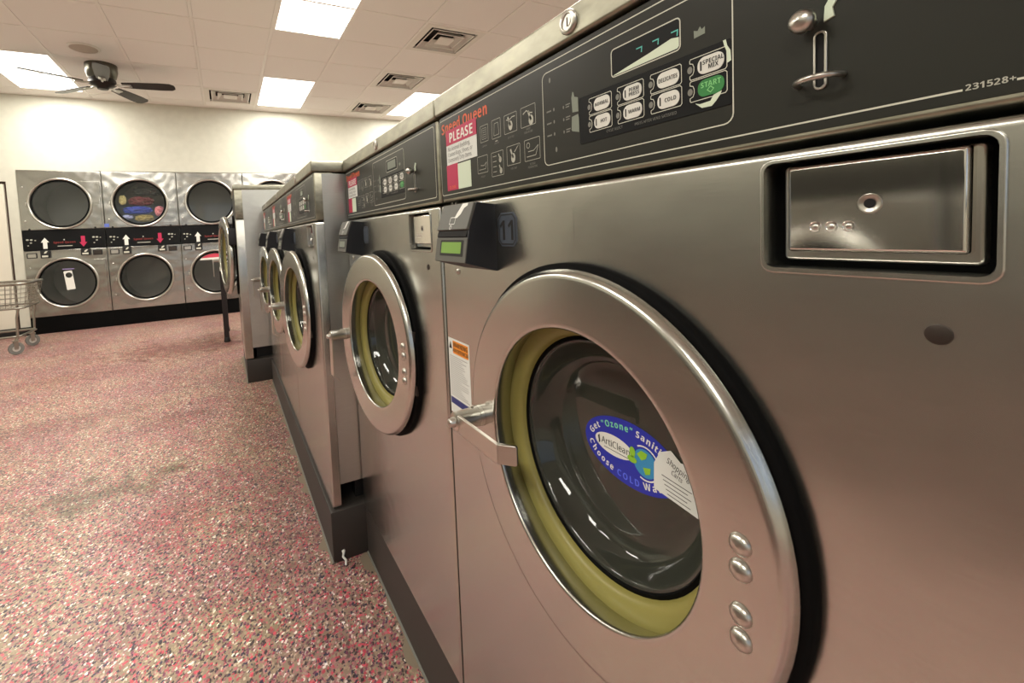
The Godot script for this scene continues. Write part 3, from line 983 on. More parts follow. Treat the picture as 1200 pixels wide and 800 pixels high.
	mb = MB.new()
	put_text(mb, "CLOSE", 0.0455, 1.0855, 0.0048, z + 0.0006, 1, true, 1.2)
	obj("sticker_text", mb, M.orange, ss)

func soap_drawer(t: Node) -> void:
	var so := holder("soap_drawer", t)
	# raised rim round the recess, the recess itself and a polished lid with a key hole
	var mb := MB.new()
	mb.plate(rrect(0.5205, 0.9762, 0.6313, 1.0530, 0.008, 4), -0.001, 0.0016, 0.0013, 3, [rrect(0.5235, 0.9802, 0.6285, 1.0502, 0.006, 4)], -0.020)
	obj("recess_rim", mb, M.front, so)
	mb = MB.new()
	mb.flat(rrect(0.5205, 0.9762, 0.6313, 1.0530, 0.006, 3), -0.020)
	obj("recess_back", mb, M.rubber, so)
	mb = MB.new()
	mb.plate(rrect(0.5290, 0.9845, 0.6215, 1.0480, 0.003, 3), -0.020, -0.0125, 0.002, 2)
	obj("lid_flange", mb, M.satin, so)
	mb = MB.new()
	mb.plate(rrect(0.5345, 0.9905, 0.6180, 1.0470, 0.002, 3), -0.0125, -0.0045, 0.0035, 4)
	obj("lid", mb, M.chrome, so)
	mb = MB.new()
	mb.t = Transform3D(Basis(), Vector3(0.5782, 1.0200, -0.0045))
	mb.lathe([Vector2(0.0058, 0.0), Vector2(0.0055, 0.0006), Vector2(0.0046, 0.0006), Vector2(0.0040, 0.0001), Vector2(0.0, 0.0001)], 24)
	obj("key_ring", mb, M.satin, so)
	mb = MB.new()
	mb.t = Transform3D(Basis(), Vector3(0.5782, 1.0200, -0.0045))
	mb.flat(disc(0, 0, 0.0028, -1, 16), 0.0003)
	obj("keyway", mb, M.cavity, so)
	for i in 3:
		mb = MB.new()
		mb.t = Transform3D(Basis(), Vector3(0.5510 + 0.0086 * i, 1.0069, -0.0045))
		mb.lathe([Vector2(0.0034, 0.0), Vector2(0.0031, 0.0004), Vector2(0.0026, 0.0)], 18)
		mb.lathe([Vector2(0.0016, 0.0), Vector2(0.0012, 0.0003), Vector2(0.0, 0.0003)], 10)
		obj("stamped_ring", mb, M.chrome, so)

func card_reader(t: Node, lit: bool) -> void:
	var cr := holder("card_reader", t)
	# side outline (z outwards, y), swept over the width
	var x0 := 0.080; var x1 := 0.1775
	var mb := MB.new()
	var prof := poly([0.0, 0.9560, 0.0495, 0.9700, 0.0425, 1.0130, 0.0285, 1.0520, 0.0, 1.0485])
	mb.t = Transform3D(Basis(Vector3(0, 0, 1), Vector3(0, 1, 0), Vector3(-1, 0, 0)), Vector3(x0, 0, 0))
	mb.plate(prof, -(x1 - x0), 0.0, 0.0012, 2, [], -1e9, true)
	obj("housing", mb, M.plastic, cr)
	# upper face plate with the card slot under it, lower face with the screen
	var up := Vector3(0, 1.0520 - 1.0130, 0.0285 - 0.0425).normalized()
	var out_ := Vector3(1, 0, 0).cross(up)
	mb = MB.new()
	mb.t = Transform3D(Basis(Vector3(1, 0, 0), up, out_), Vector3(x0, 1.0130, 0.0425))
	mb.plate(rrect(0.0015, 0.0015, x1 - x0 - 0.0015, 0.0405, 0.002, 3), -0.002, 0.0040, 0.0015, 2)
	obj("swipe_cover", mb, M.plastic_front, cr)
	mb = MB.new()
	mb.t = Transform3D(Basis(Vector3(1, 0, 0), up, out_), Vector3(x0, 1.0130, 0.0425))
	mb.flat(poly([0.052, 0.019, 0.060, 0.019, 0.068, 0.024, 0.074, 0.033, 0.082, 0.036, 0.082, 0.040, 0.066, 0.040, 0.060, 0.031, 0.056, 0.026]), 0.0043)
	mb.ribbon(rrect(0.040, 0.010, 0.056, 0.020, 0.001, 2), 0.0009, 0.0043)
	mb.ribbon(disc(0.047, 0.005, 0.0028, -1, 12), 0.0010, 0.0043)
	obj("swipe_symbol", mb, M.white, cr)
	mb = MB.new()
	mb.t = Transform3D(Basis(Vector3(1, 0, 0), up, out_), Vector3(x0, 1.0130, 0.0425))
	mb.plate(rrect(0.002, -0.0075, x1 - x0 - 0.004, 0.0015, 0.001, 2), -0.001, 0.0006, 0.0003, 1)
	obj("card_slot", mb, M.cavity, cr)
	var up2 := Vector3(0, 1.0130 - 0.9700, 0.0425 - 0.0495).normalized()
	var out2 := Vector3(1, 0, 0).cross(up2)
	mb = MB.new()
	mb.t = Transform3D(Basis(Vector3(1, 0, 0), up2, out2), Vector3(x0, 0.9700, 0.0495))
	mb.plate(rrect(0.0005, 0.0, x1 - x0 - 0.001, 0.0345, 0.002, 3), -0.001, 0.0012, 0.0008, 2)
	obj("lower_face", mb, M.plastic_front, cr)
	mb = MB.new()
	mb.t = Transform3D(Basis(Vector3(1, 0, 0), up2, out2), Vector3(x0, 0.9700, 0.0495))
	mb.plate(rrect(0.016, 0.0085, 0.088, 0.0315, 0.0015, 2), 0.0005, 0.0016, 0.0003, 1)
	obj("screen_bezel", mb, M.black, cr)
	mb = MB.new()
	mb.t = Transform3D(Basis(Vector3(1, 0, 0), up2, out2), Vector3(x0, 0.9700, 0.0495))
	mb.flat(rrect(0.0205, 0.0125, 0.0820, 0.0285, 0.0005, 1), 0.0019)
	obj("screen", mb, M.lcd if lit else M.worn, cr)

func warning_label(t: Node) -> void:
	var mb := MB.new()
	mb.plate(rrect(0.010, 0.700, 0.084, 0.831, 0.001, 2), 0.0, 0.0003, 0.0001, 1)
	var w := obj("warning_label", mb, M.paper, t)
	mb = MB.new()
	mb.flat(rrect(0.027, 0.806, 0.081, 0.828, 0.0), 0.0005)
	obj("warning_band", mb, M.warn, w)
	mb = MB.new()
	put_text(mb, "WARNING", 0.054, 0.8215, 0.0075, 0.0007, 1, true)
	put_text(mb, "ADVERTENCIA", 0.054, 0.8120, 0.0060, 0.0007, 1, true)
	mb.flat(poly([0.013, 0.813, 0.024, 0.813, 0.0185, 0.826]), 0.0005)
	var rng := RandomNumberGenerator.new()
	rng.seed = 4
	obj("warning_text", mb, M.ink, w)
	mb = MB.new()
	for i in 21:
		mb.flat(rrect(0.014, 0.8000 - i * 0.0034, rng.randf_range(0.050, 0.080), 0.8008 - i * 0.0034, 0.0), 0.0005)
	obj("warning_lines", mb, M.grey_ink, w)
	mb = MB.new()
	mb.flat(rrect(0.012, 0.716, 0.082, 0.7275, 0.0), 0.0005)
	obj("blue_band", mb, M.navy, w)

func washer_door(t: Node, dc: Vector2, open_deg: float, latched: bool, variant: int) -> void:
	# fixed boot ring on the cabinet, drum behind
	var mb := MB.new()
	mb.t = Transform3D(Basis(), Vector3(dc.x, dc.y, 0))
	mb.lathe([Vector2(0.2200, 0.0), Vector2(0.2200, 0.0085), Vector2(0.2175, 0.0105), Vector2(0.195, 0.0105), Vector2(0.176, 0.004), Vector2(0.170, -0.02)], 72)
	obj("boot_ring", mb, M.rubber, t)
	mb = MB.new()
	mb.t = Transform3D(Basis(), Vector3(dc.x, dc.y, 0))
	mb.lathe([Vector2(0.168, -0.02), Vector2(0.182, -0.055), Vector2(0.245, -0.075), Vector2(0.245, -0.45), Vector2(0.10, -0.47), Vector2(0.0, -0.46)], 48)
	obj("drum", mb, M.drum, t)
	# hinge block on the near side
	if open_deg > 0.5:
		for hy in [0.05, -0.06]:
			mb = MB.new()
			mb.box(Vector3(dc.x + 0.198, dc.y + hy - 0.010, 0.009), Vector3(dc.x + 0.211, dc.y + hy + 0.010, 0.0135))
			obj("hinge", mb, M.dull, t)
	var hx := 0.225
	var d := holder("door", t)
	d.position = Vector3(dc.x + hx, dc.y, 0.010)
	d.rotation.y = deg_to_rad(open_deg)   # far edge swings outwards (+z)
	var T := Transform3D(Basis(), Vector3(-hx, 0, -0.0072))
	mb = MB.new()
	mb.t = T
	mb.lathe([Vector2(0.160, -0.012), Vector2(0.205, 0.004), Vector2(0.2125, 0.0075), Vector2(0.2140, 0.0088), Vector2(0.2138, 0.0105), Vector2(0.2115, 0.0145), Vector2(0.2098, 0.0175), Vector2(0.2070, 0.0192), Vector2(0.2035, 0.0196), Vector2(0.156, 0.0176), Vector2(0.1530, 0.0178), Vector2(0.1505, 0.0172), Vector2(0.1490, 0.0155), Vector2(0.1490, 0.0130), Vector2(0.1590, -0.016)], 96)
	obj("door_ring", mb, M.door, d)
	mb = MB.new()
	mb.t = T
	mb.lathe([Vector2(0.1600, -0.0150), Vector2(0.1560, -0.0138), Vector2(0.1450, -0.0145), Vector2(0.1390, -0.0165), Vector2(0.1360, -0.0200), Vector2(0.1345, -0.028)], 72)
	obj("door_gasket", mb, M.gasket, d)
	mb = MB.new()
	mb.t = T
	mb.lathe([Vector2(0.1350, -0.025), Vector2(0.1310, -0.0235), Vector2(0.1290, -0.027), Vector2(0.1285, -0.031)], 72)
	obj("glass_bead", mb, M.rubber, d)
	mb = MB.new()
	mb.t = T
	mb.lathe([Vector2(0.1300, -0.026), Vector2(0.1270, -0.0265), Vector2(0.1250, -0.029), Vector2(0.1230, -0.033), Vector2(0.1190, -0.041), Vector2(0.1130, -0.050), Vector2(0.1060, -0.0555), Vector2(0.0980, -0.0572), Vector2(0.0900, -0.0575), Vector2(0.0, -0.0575)], 72)
	obj("door_glass", mb, M.tinted, d)
	for yy in [0.0276, 0.0083, -0.0252, -0.0442]:
		mb = MB.new()
		mb.t = T * Transform3D(Basis(), Vector3(0.1805, yy, 0.0184))
		mb.lathe([Vector2(0.0082, 0.0), Vector2(0.0080, 0.0014), Vector2(0.0066, 0.0034), Vector2(0.0042, 0.0047), Vector2(0.0, 0.0053)], 20)
		obj("bolt", mb, M.satin, d)
	# latch: barrel pointing out of the ring, flat handle on its end
	mb = MB.new()
	mb.t = T * Transform3D(Basis(), Vector3(-0.189, -0.010, 0.0))
	mb.lathe([Vector2(0.0150, 0.016), Vector2(0.0150, 0.0235), Vector2(0.0142, 0.0240), Vector2(0.0142, 0.0262), Vector2(0.0135, 0.060), Vector2(0.0115, 0.0612), Vector2(0.0072, 0.0614), Vector2(0.0060, 0.0685), Vector2(0.0045, 0.0700), Vector2(0.0, 0.0702)], 24)
	mb.tube([Vector3(0, 0.009, 0.031), Vector3(0, 0.017, 0.031)], 0.0024, 8)
	obj("latch_barrel", mb, M.satin, d)
	mb = MB.new()
	var ang := 0.0 if latched else -PI / 2 - 0.05
	mb.t = T * Transform3D(Basis(Vector3(0, 0, 1), ang), Vector3(-0.189, -0.010, 0.0))
	mb.plate(poly([-0.010, -0.010, 0.006, -0.0125, 0.098, -0.0125, 0.110, -0.0115, 0.110, 0.0125, 0.098, 0.0125, 0.006, 0.0115, -0.010, 0.010]), 0.0555, 0.0595, 0.0012, 2, [], -1e9, true)
	mb.t = mb.t * Transform3D(Basis(Vector3.UP, 0.75), Vector3(0.1085, 0, 0.0575))
	mb.plate(rrect(0.0, -0.0120, 0.024, 0.0128, 0.003, 3), -0.002, 0.002, 0.0012, 2, [], -1e9, true)
	obj("latch_handle", mb, M.satin, d)
	if variant == 0: door_stickers(d, T)

func door_stickers(d: Node, T: Transform3D) -> void:
	var z := -0.0570
	var c := Vector2(0.013, 0.0)
	var mk := func() -> MB:
		var m := MB.new()
		m.t = T
		return m
	var mb: MB = mk.call()
	mb.plate(disc(c.x, c.y, 0.0670, 0.0375, 48), z, z + 0.0003, 0.0001, 1)
	var st := obj("oval_sticker", mb, M.blue, d)
	mb = mk.call()
	var mint: MB = mk.call()
	var cold: MB = mk.call()
	arc_run([[mb, "Get "], [mint, "\"Ozone\""], [mb, " Sanitized"]], c, 0.0575, 0.0285, 172, 10, 0.0076, z + 0.0005)
	arc_run([[mb, "Choose "], [cold, "COLD"], [mb, " Water"]], c, 0.0575, 0.0285, 186, 336, 0.0076, z + 0.0005)
	mb.ribbon(arc_points(c + Vector2(0.022, -0.001), 0.0185, 120, -110), 0.0016, z + 0.0005, false)
	obj("sticker_lettering", mb, M.white, st)
	obj("ozone_lettering", mint, M.mint, st)
	obj("cold_lettering", cold, M.sky_ink, st)
	mb = mk.call()
	mb.flat(disc(c.x - 0.0215, c.y + 0.0010, 0.0285, 0.0122, 36), z + 0.0005)
	obj("logo_field", mb, M.white, st)
	mb = mk.call()
	put_text(mb, "ArtiClean", c.x - 0.0185, c.y + 0.0020, 0.0076, z + 0.0008, 1, false, 0.98)
	mb.flat(poly([c.x - 0.0445, c.y - 0.005, c.x - 0.042, c.y - 0.002, c.x - 0.043, c.y + 0.007, c.x - 0.0455, c.y + 0.004, c.x - 0.0443, c.y - 0.001]), z + 0.0008)
	mb.flat(rrect(c.x - 0.036, c.y - 0.0055, c.x + 0.000, c.y - 0.0048, 0.0), z + 0.0008)
	obj("logo_lettering", mb, M.ink, st)
	mb = mk.call()
	mb.flat(disc(c.x + 0.0225, c.y - 0.001, 0.0155, 0.0155, 30), z + 0.0006)
	obj("globe", mb, M.ocean, st)
	mb = mk.call()
	mb.flat(poly([c.x + 0.012, c.y + 0.006, c.x + 0.018, c.y + 0.012, c.x + 0.026, c.y + 0.011, c.x + 0.024, c.y + 0.005, c.x + 0.018, c.y + 0.001]), z + 0.0009)
	mb.flat(poly([c.x + 0.020, c.y - 0.006, c.x + 0.030, c.y - 0.003, c.x + 0.029, c.y - 0.010, c.x + 0.023, c.y - 0.013]), z + 0.0009)
	mb.flat(disc(c.x + 0.0055, c.y - 0.003, 0.0065, 0.0040, 16), z + 0.0009)
	mb.flat(disc(c.x + 0.0060, c.y + 0.0055, 0.0040, 0.0060, 16), z + 0.0009)
	obj("leaf", mb, M.lime, st)
	# torn paper label over the right end
	mb = mk.call()
	mb.t = T * Transform3D(Basis(Vector3(0, 0, 1), -0.10), Vector3(0.073, 0.0, 0))
	mb.plate(poly([-0.024, -0.024, 0.026, -0.025, 0.027, 0.006, 0.018, 0.014, 0.015, 0.024, 0.004, 0.020, -0.008, 0.027, -0.020, 0.019, -0.026, 0.004]), z + 0.0008, z + 0.0012, 0.0001, 1)
	var pl := obj("paper_label", mb, M.paper, d)
	mb = mk.call()
	mb.t = T * Transform3D(Basis(Vector3(0, 0, 1), -0.10), Vector3(0.073, 0.0, 0))
	put_text(mb, "Shopping", 0.002, 0.012, 0.0062, z + 0.0014, 1, false, 0.75, -0.25)
	put_text(mb, "Carts", 0.001, 0.004, 0.0050, z + 0.0014, 1, false, 0.8, -0.2)
	for i in 5: mb.flat(rrect(-0.016 + i * 0.002, -0.0042 - i * 0.0042, 0.018 - (i % 2) * 0.004, -0.0034 - i * 0.0042, 0.0), z + 0.0014)
	obj("label_writing", mb, M.ink, pl)

func arc_points(c: Vector2, r: float, a0: float, a1: float) -> PackedVector2Array:
	var p := PackedVector2Array()
	for i in 25:
		var a := deg_to_rad(lerpf(a0, a1, i / 24.0))
		p.append(c + Vector2(cos(a), sin(a)) * r)
	return p

func big_washer(at: Vector3, open_deg: float, label: String) -> void:
	var W := 0.80
	var t := thing("tall_washer", label, "washer", at, -PI / 2)
	var mb := MB.new()
	mb.box(Vector3(0.003, 0.245, -0.92), Vector3(W - 0.003, 1.362, -0.054))
	obj("cabinet", mb, M.side, t)
	mb = MB.new()
	mb.box(Vector3(0.06, 0.163, -0.85), Vector3(W - 0.06, 0.245, -0.08))
	obj("frame_feet", mb, M.black, t)
	mb = MB.new()
	mb.plate(rrect(0.002, 0.170, W - 0.002, 1.155, 0.004, 2), -0.054, 0.0, 0.006, 3, [disc(0.40, 0.90, 0.22, -1, 48)], -0.02)
	obj("front_panel", mb, M.front, t)
	mb = MB.new()
	mb.plate(rrect(0.002, 1.160, W - 0.002, 1.362, 0.004, 2), -0.054, -0.004, 0.004, 3)
	var cp := obj("control_panel", mb, M.cap, t)
	mb = MB.new()
	mb.plate(rrect(0.012, 1.170, W - 0.012, 1.356, 0.004, 2), -0.006, -0.0034, 0.0003, 1)
	obj("overlay", mb, M.panel, cp)
	mb = MB.new()
	mb.plate(rrect(-0.001, 1.363, W + 0.001, 1.396, 0.005, 3), -0.92, 0.003, 0.005, 3)
	obj("top_cover", mb, M.cap, t)
	mb = MB.new()
	mb.t = Transform3D(Basis(), Vector3(0.40, 0.90, 0))
	mb.lathe([Vector2(0.305, 0.0), Vector2(0.305, 0.012), Vector2(0.25, 0.012), Vector2(0.22, -0.02)], 64)
	obj("boot_ring", mb, M.rubber, t)
	mb = MB.new()
	mb.t = Transform3D(Basis(), Vector3(0.40, 0.90, 0))
	mb.lathe([Vector2(0.22, -0.02), Vector2(0.30, -0.08), Vector2(0.30, -0.05), Vector2(0.0, -0.05)], 48)
	obj("drum", mb, M.drum, t)
	mb = MB.new()
	mb.plate(rrect(0.695, 0.98, 0.735, 1.10, 0.006, 3), 0.0, 0.05, 0.006, 3)
	obj("hinge", mb, M.black, t)
	var d := holder("door", t)
	d.position = Vector3(0.715, 0.90, 0.025)
	d.rotation.y = deg_to_rad(open_deg)
	var T := Transform3D(Basis(), Vector3(-0.315, 0, 0.0))
	mb = MB.new()
	mb.t = T
	mb.lathe([Vector2(0.23, -0.02), Vector2(0.292, -0.008), Vector2(0.297, 0.0), Vector2(0.296, 0.012), Vector2(0.290, 0.020), Vector2(0.280, 0.022), Vector2(0.225, 0.030), Vector2(0.218, 0.029), Vector2(0.215, 0.024), Vector2(0.225, -0.01)], 80)
	obj("door_ring", mb, M.door, d)
	mb = MB.new()
	mb.t = T
	mb.lathe([Vector2(0.226, -0.008), Vector2(0.205, -0.008), Vector2(0.198, -0.02)], 64)
	obj("door_gasket", mb, M.gasket, d)
	mb = MB.new()
	mb.t = T
	mb.lathe([Vector2(0.20, -0.016), Vector2(0.18, -0.02), Vector2(0.17, -0.05), Vector2(0.14, -0.07), Vector2(0.0, -0.072)], 48)
	obj("door_glass", mb, M.tinted, d)
	mb = MB.new()
	mb.t = T * Transform3D(Basis(), Vector3(-0.275, -0.045, 0.0))
	mb.lathe([Vector2(0.016, 0.015), Vector2(0.016, 0.03), Vector2(0.012, 0.031), Vector2(0.012, 0.075), Vector2(0.0, 0.076)], 20)
	obj("latch_barrel", mb, M.satin, d)
	mb = MB.new()
	mb.t = T * Transform3D(Basis(Vector3(0, 0, 1), -PI / 2), Vector3(-0.275, -0.045, 0.0))
	mb.plate(rrect(-0.012, -0.013, 0.13, 0.013, 0.004, 2), 0.068, 0.073, 0.0015, 2, [], -1e9, true)
	obj("latch_handle", mb, M.satin, d)

func simple_washer(at: Vector3) -> Node3D:
	var t := thing("facing_washer", "stainless washer in the facing row across the aisle", "washer", at, PI / 2, "washers of the facing row")
	var mb := MB.new()
	mb.box(Vector3(0.003, 0.165, -0.75), Vector3(0.667, 1.205, -0.02))
	obj("cabinet", mb, M.side, t)
	mb = MB.new()
	mb.plate(rrect(0.002, 0.165, 0.668, 1.058, 0.004, 2), -0.02, 0.0, 0.006, 2)
	obj("front_panel", mb, M.front, t)
	mb = MB.new()
	mb.plate(rrect(0.002, 1.063, 0.668, 1.205, 0.004, 2), -0.02, -0.004, 0.003, 2)
	obj("control_panel", mb, M.panel, t)
	mb = MB.new()
	mb.plate(rrect(0.0, 1.207, 0.67, 1.24, 0.004, 2), -0.75, 0.002, 0.004, 2)
	obj("top_cover", mb, M.cap, t)
	mb = MB.new()
	mb.t = Transform3D(Basis(), Vector3(0.337, 0.755, 0))
	mb.lathe([Vector2(0.214, 0.0), Vector2(0.212, 0.014), Vector2(0.205, 0.018), Vector2(0.15, 0.022), Vector2(0.149, 0.004)], 48)
	obj("door_ring", mb, M.door, t)
	mb = MB.new()
	mb.t = Transform3D(Basis(), Vector3(0.337, 0.755, 0))
	mb.lathe([Vector2(0.152, 0.004), Vector2(0.13, 0.003), Vector2(0.12, 0.012), Vector2(0.0, 0.014)], 40)
	obj("door_glass", mb, M.rubber, t)
	return t

# ================================================================= dryers
func build_dryers() -> void:
	var x0 := -2.137
	var labels := [
		"stacked steel tumble dryer beside the white service door, tag hanging in its lower glass",
		"stacked steel tumble dryer with colourful laundry in its upper drum",
		"stacked steel tumble dryer with a pink and white shape in its lower glass",
		"stacked steel tumble dryer half hidden behind the tall end washer",
		"stacked steel tumble dryer mostly hidden behind the washer tops"]
	for k in 5: dryer(Vector3(x0 + 0.8 * k, 0, -6.94), k, labels[k])
	var nz := FastNoiseLite.new()
	nz.seed = 31
	nz.frequency = 0.02
	nz.fractal_octaves = 3
	# laundry lying in the second dryer's upper drum
	var bx := x0 + 0.8
	for q in [["maroon_towel", Vector3(0.385, 1.575, -0.10), Vector3(0.150, 0.062, 0.07), Color(0.38, 0.13, 0.16), "dark maroon towel bunched in the upper drum of a dryer", "towel"],
		["blue_shirt", Vector3(0.345, 1.458, -0.08), Vector3(0.170, 0.052, 0.055), Color(0.17, 0.24, 0.62), "royal blue cloth lying in the upper drum of a dryer", "clothing"],
		["pale_shirt", Vector3(0.230, 1.372, -0.08), Vector3(0.062, 0.032, 0.05), Color(0.66, 0.68, 0.82), "pale lilac cloth at the bottom left of the tumbling laundry", "clothing"],
		["pink_shirt", Vector3(0.582, 1.440, -0.08), Vector3(0.058, 0.070, 0.06), Color(0.88, 0.55, 0.57), "pink cloth at the right of the tumbling laundry", "clothing"],
		["tan_towel", Vector3(0.410, 1.352, -0.08), Vector3(0.112, 0.050, 0.055), Color(0.60, 0.54, 0.30), "olive tan towel under the other tumbling laundry", "towel"],
		["dark_jacket", Vector3(0.45, 1.705, -0.12), Vector3(0.170, 0.062, 0.07), Color(0.12, 0.13, 0.14), "black jacket above the other tumbling laundry", "clothing"],
		["cream_sock", Vector3(0.190, 1.590, -0.08), Vector3(0.042, 0.065, 0.045), Color(0.78, 0.74, 0.52), "cream patterned sock at the left of the tumbling laundry", "sock"]]:
		var mb := MB.new()
		mb.blob(Vector3.ZERO, q[2], nz, 0.75)
		var o := obj(q[0], mb, mat(q[3], 0.9))
		o.position = Vector3(bx, 0, -6.94) + q[1]
		tag(o, q[4], q[5], "laundry in the upper drum")

func dryer(at: Vector3, k: int, label: String) -> void:
	var W := 0.798
	var t := thing("stacked_dryer", label, "dryer", at, 0.0, "stacked dryers along the back wall")
	var mb := MB.new()
	mb.box(Vector3(0.002, 0.19, -0.95), Vector3(0.006, 1.94, -0.03))
	mb.box(Vector3(W - 0.006, 0.19, -0.95), Vector3(W - 0.002, 1.94, -0.03))
	mb.box(Vector3(0.002, 1.936, -0.95), Vector3(W - 0.002, 1.941, -0.03))
	mb.box(Vector3(0.002, 0.19, -0.95), Vector3(W - 0.002, 1.94, -0.945))
	mb.box(Vector3(0.006, 1.09, -0.945), Vector3(W - 0.006, 1.10, -0.03))
	obj("cabinet", mb, M.side, t)
	mb = MB.new()
	mb.plate(rrect(0.0, 0.0, W + 0.002, 0.200, 0.002, 2), -0.9, -0.006, 0.003, 2)
	obj("plinth", mb, M.rubber, t)
	for e in [[1.242, 1.941, 1.548, "upper"], [0.203, 0.995, 0.593, "lower"]]:
		var cy: float = e[2]
		mb = MB.new()
		mb.plate(rrect(0.003, e[0], W - 0.003, e[1], 0.004, 2), -0.03, 0.0, 0.004, 2, [disc(0.388, cy, 0.270, -1, 48)], -0.02)
		obj("front_panel", mb, M.dryer, t)
		# door: sheet tongue to the hinge side, bright ring, dark glass
		var d := holder("door", t)
		mb = MB.new()
		var tongue: PackedVector2Array = Geometry2D.clip_polygons(rrect(0.42, cy - 0.262, W - 0.022, cy + 0.268, 0.006, 3), disc(0.388, cy, 0.285, -1, 48))[0]
		if Geometry2D.is_polygon_clockwise(tongue): tongue.reverse()
		mb.plate(tongue, 0.0, 0.010, 0.0015, 2)
		obj("door_plate", mb, M.dryer, d)
		mb = MB.new()
		mb.t = Transform3D(Basis(), Vector3(0.388, cy, 0))
		mb.lathe([Vector2(0.310, 0.002), Vector2(0.309, 0.018), Vector2(0.304, 0.026), Vector2(0.296, 0.028), Vector2(0.288, 0.024), Vector2(0.284, 0.014), Vector2(0.280, 0.0)], 72)
		obj("door_ring", mb, M.satin, d)
		mb = MB.new()
		mb.t = Transform3D(Basis(), Vector3(0.388, cy, 0))
		mb.lathe([Vector2(0.281, 0.004), Vector2(0.262, 0.002), Vector2(0.262, -0.02)], 64)
		obj("door_gasket", mb, M.rubber, d)
		mb = MB.new()
		mb.t = Transform3D(Basis(), Vector3(0.388, cy, 0))
		mb.lathe([Vector2(0.266, 0.003), Vector2(0.0, 0.003)], 48)
		obj("door_glass", mb, M.pane, d)
		mb = MB.new()
		mb.t = Transform3D(Basis(), Vector3(0.388, cy, 0))
		mb.lathe([Vector2(0.28, -0.02), Vector2(0.34, -0.06), Vector2(0.34, -0.75), Vector2(0.0, -0.76)], 40)
		obj("drum", mb, M.drum, t)
		mb = MB.new()
		mb.plate(rrect(0.062, cy - 0.02, 0.078, cy + 0.02, 0.003, 2), 0.0, 0.02, 0.003, 2)
		obj("latch", mb, M.satin, d)
		for yy in [cy - 0.2, cy + 0.2]:
			mb = MB.new()
			mb.t = Transform3D(Basis(), Vector3(0.045, yy, 0))
			mb.lathe([Vector2(0.010, 0.0), Vector2(0.008, 0.004), Vector2(0.0, 0.005)], 12)
			obj("screw", mb, M.satin, t)
	# control band between the two drums
	mb = MB.new()
	mb.plate(rrect(0.003, 1.000, W - 0.003, 1.238, 0.003, 2), -0.03, -0.002, 0.002, 2)
	var cp := obj("control_panel", mb, M.keypad, t)
	mb = MB.new()
	var up := [-0.020, -0.066, 0.020, -0.066, 0.020, 0.010, 0.039, 0.010, 0.0, 0.066, -0.039, 0.010, -0.020, 0.010]
	var sh := PackedVector2Array()
	for q in poly(up): sh.append(q + Vector2(0.204, 1.082))
	mb.flat(sh, -0.0015)
	obj("up_arrow", mb, M.white, cp)
	mb = MB.new()
	sh = PackedVector2Array()
	for q in poly(up): sh.append(Vector2(0.568 - q.x, 1.088 - q.y))
	mb.flat(sh, -0.0015)
	obj("down_arrow", mb, M.red, cp)
	mb = MB.new()
	put_text(mb, "Speed Queen", 0.388, 1.086, 0.024, -0.0015, 1, true, 1.0)
	obj("brand_lettering", mb, M.dim_red, cp)
	mb = MB.new()
	mb.flat(rrect(0.318, 1.037, 0.461, 1.046, 0.0), -0.0015)
	mb.flat(disc(0.386, 1.117, 0.008, -1, 10), -0.0015)
	obj("brand_underline", mb, M.print, cp)
	mb = MB.new()
	for q in [[0.046, 1.129, 0.013], [0.081, 1.127, 0.013], [0.117, 1.119, 0.009], [0.076, 1.092, 0.011], [0.049, 1.06, 0.008], [0.673, 1.135, 0.014], [0.707, 1.134, 0.014], [0.740, 1.128, 0.007], [0.704, 1.097, 0.011], [0.676, 1.066, 0.009]]:
		mb.flat(disc(q[0], q[1], q[2], q[2] * 0.75, 12), -0.0015)
	obj("buttons_print", mb, M.print, cp)
	for q in [[0.075, 1.250], [0.699, 1.252]]:
		mb = MB.new()
		mb.t = Transform3D(Basis(), Vector3(q[0], q[1], 0.0))
		mb.lathe([Vector2(0.011, 0.0), Vector2(0.010, 0.006), Vector2(0.0, 0.007)], 14)
		obj("panel_lock", mb, M.black, cp)
	# coin boxes and card readers below the band
	for q in [[0.028, 0.909, 0.123, 0.970, false], [0.655, 0.912, 0.750, 0.975, false], [0.160, 0.905, 0.246, 0.998, true], [0.541, 0.915, 0.632, 0.995, true]]:
		mb = MB.new()
		mb.plate(rrect(q[0], q[1], q[2], q[3], 0.004, 2), -0.002, 0.035 if q[4] else 0.006, 0.006 if q[4] else 0.002, 2)
		var b := obj("card_reader" if q[4] else "coin_box", mb, M.black, t)
		mb = MB.new()
		if q[4]:
			mb.flat(rrect(q[0] + 0.015, q[1] + 0.012, q[2] - 0.015, q[1] + 0.032, 0.002, 2), 0.0356)
			mb.flat(poly([q[0] + 0.035, q[3] - 0.040, q[0] + 0.055, q[3] - 0.035, q[2] - 0.015, q[3] - 0.012, q[2] - 0.030, q[3] - 0.008, q[0] + 0.040, q[3] - 0.022]), 0.0356)
			obj("reader_symbol", mb, M.line, b)
		else:
			mb.plate(rrect(q[0] + 0.010, q[1] + 0.009, q[2] - 0.010, q[3] - 0.009, 0.002, 2), 0.005, 0.008, 0.001, 1)
			obj("coin_box_lid", mb, M.satin if q[0] < 0.1 else M.dull, b)
	if k == 0:
		mb = MB.new()
		mb.t = Transform3D(Basis(Vector3(0, 0, 1), 0.09), Vector3(0.402, 0.622, 0.0045))
		mb.plate(rrect(-0.042, -0.115, 0.042, 0.115, 0.008, 3), 0.0, 0.003, 0.0005, 1, [disc(0.004, 0.062, 0.033, -1, 20)], 0.0)
		var tg := obj("hanging_tag", mb, M.white, self)
		tg.position = at
		tag(tg, "white paper tag with round hole hanging in a lower dryer glass", "tag")
		mb = MB.new()
		mb.plate(rrect(0.342, 0.752, 0.458, 0.764, 0.003, 2), 0.0045, 0.010, 0.001, 1)
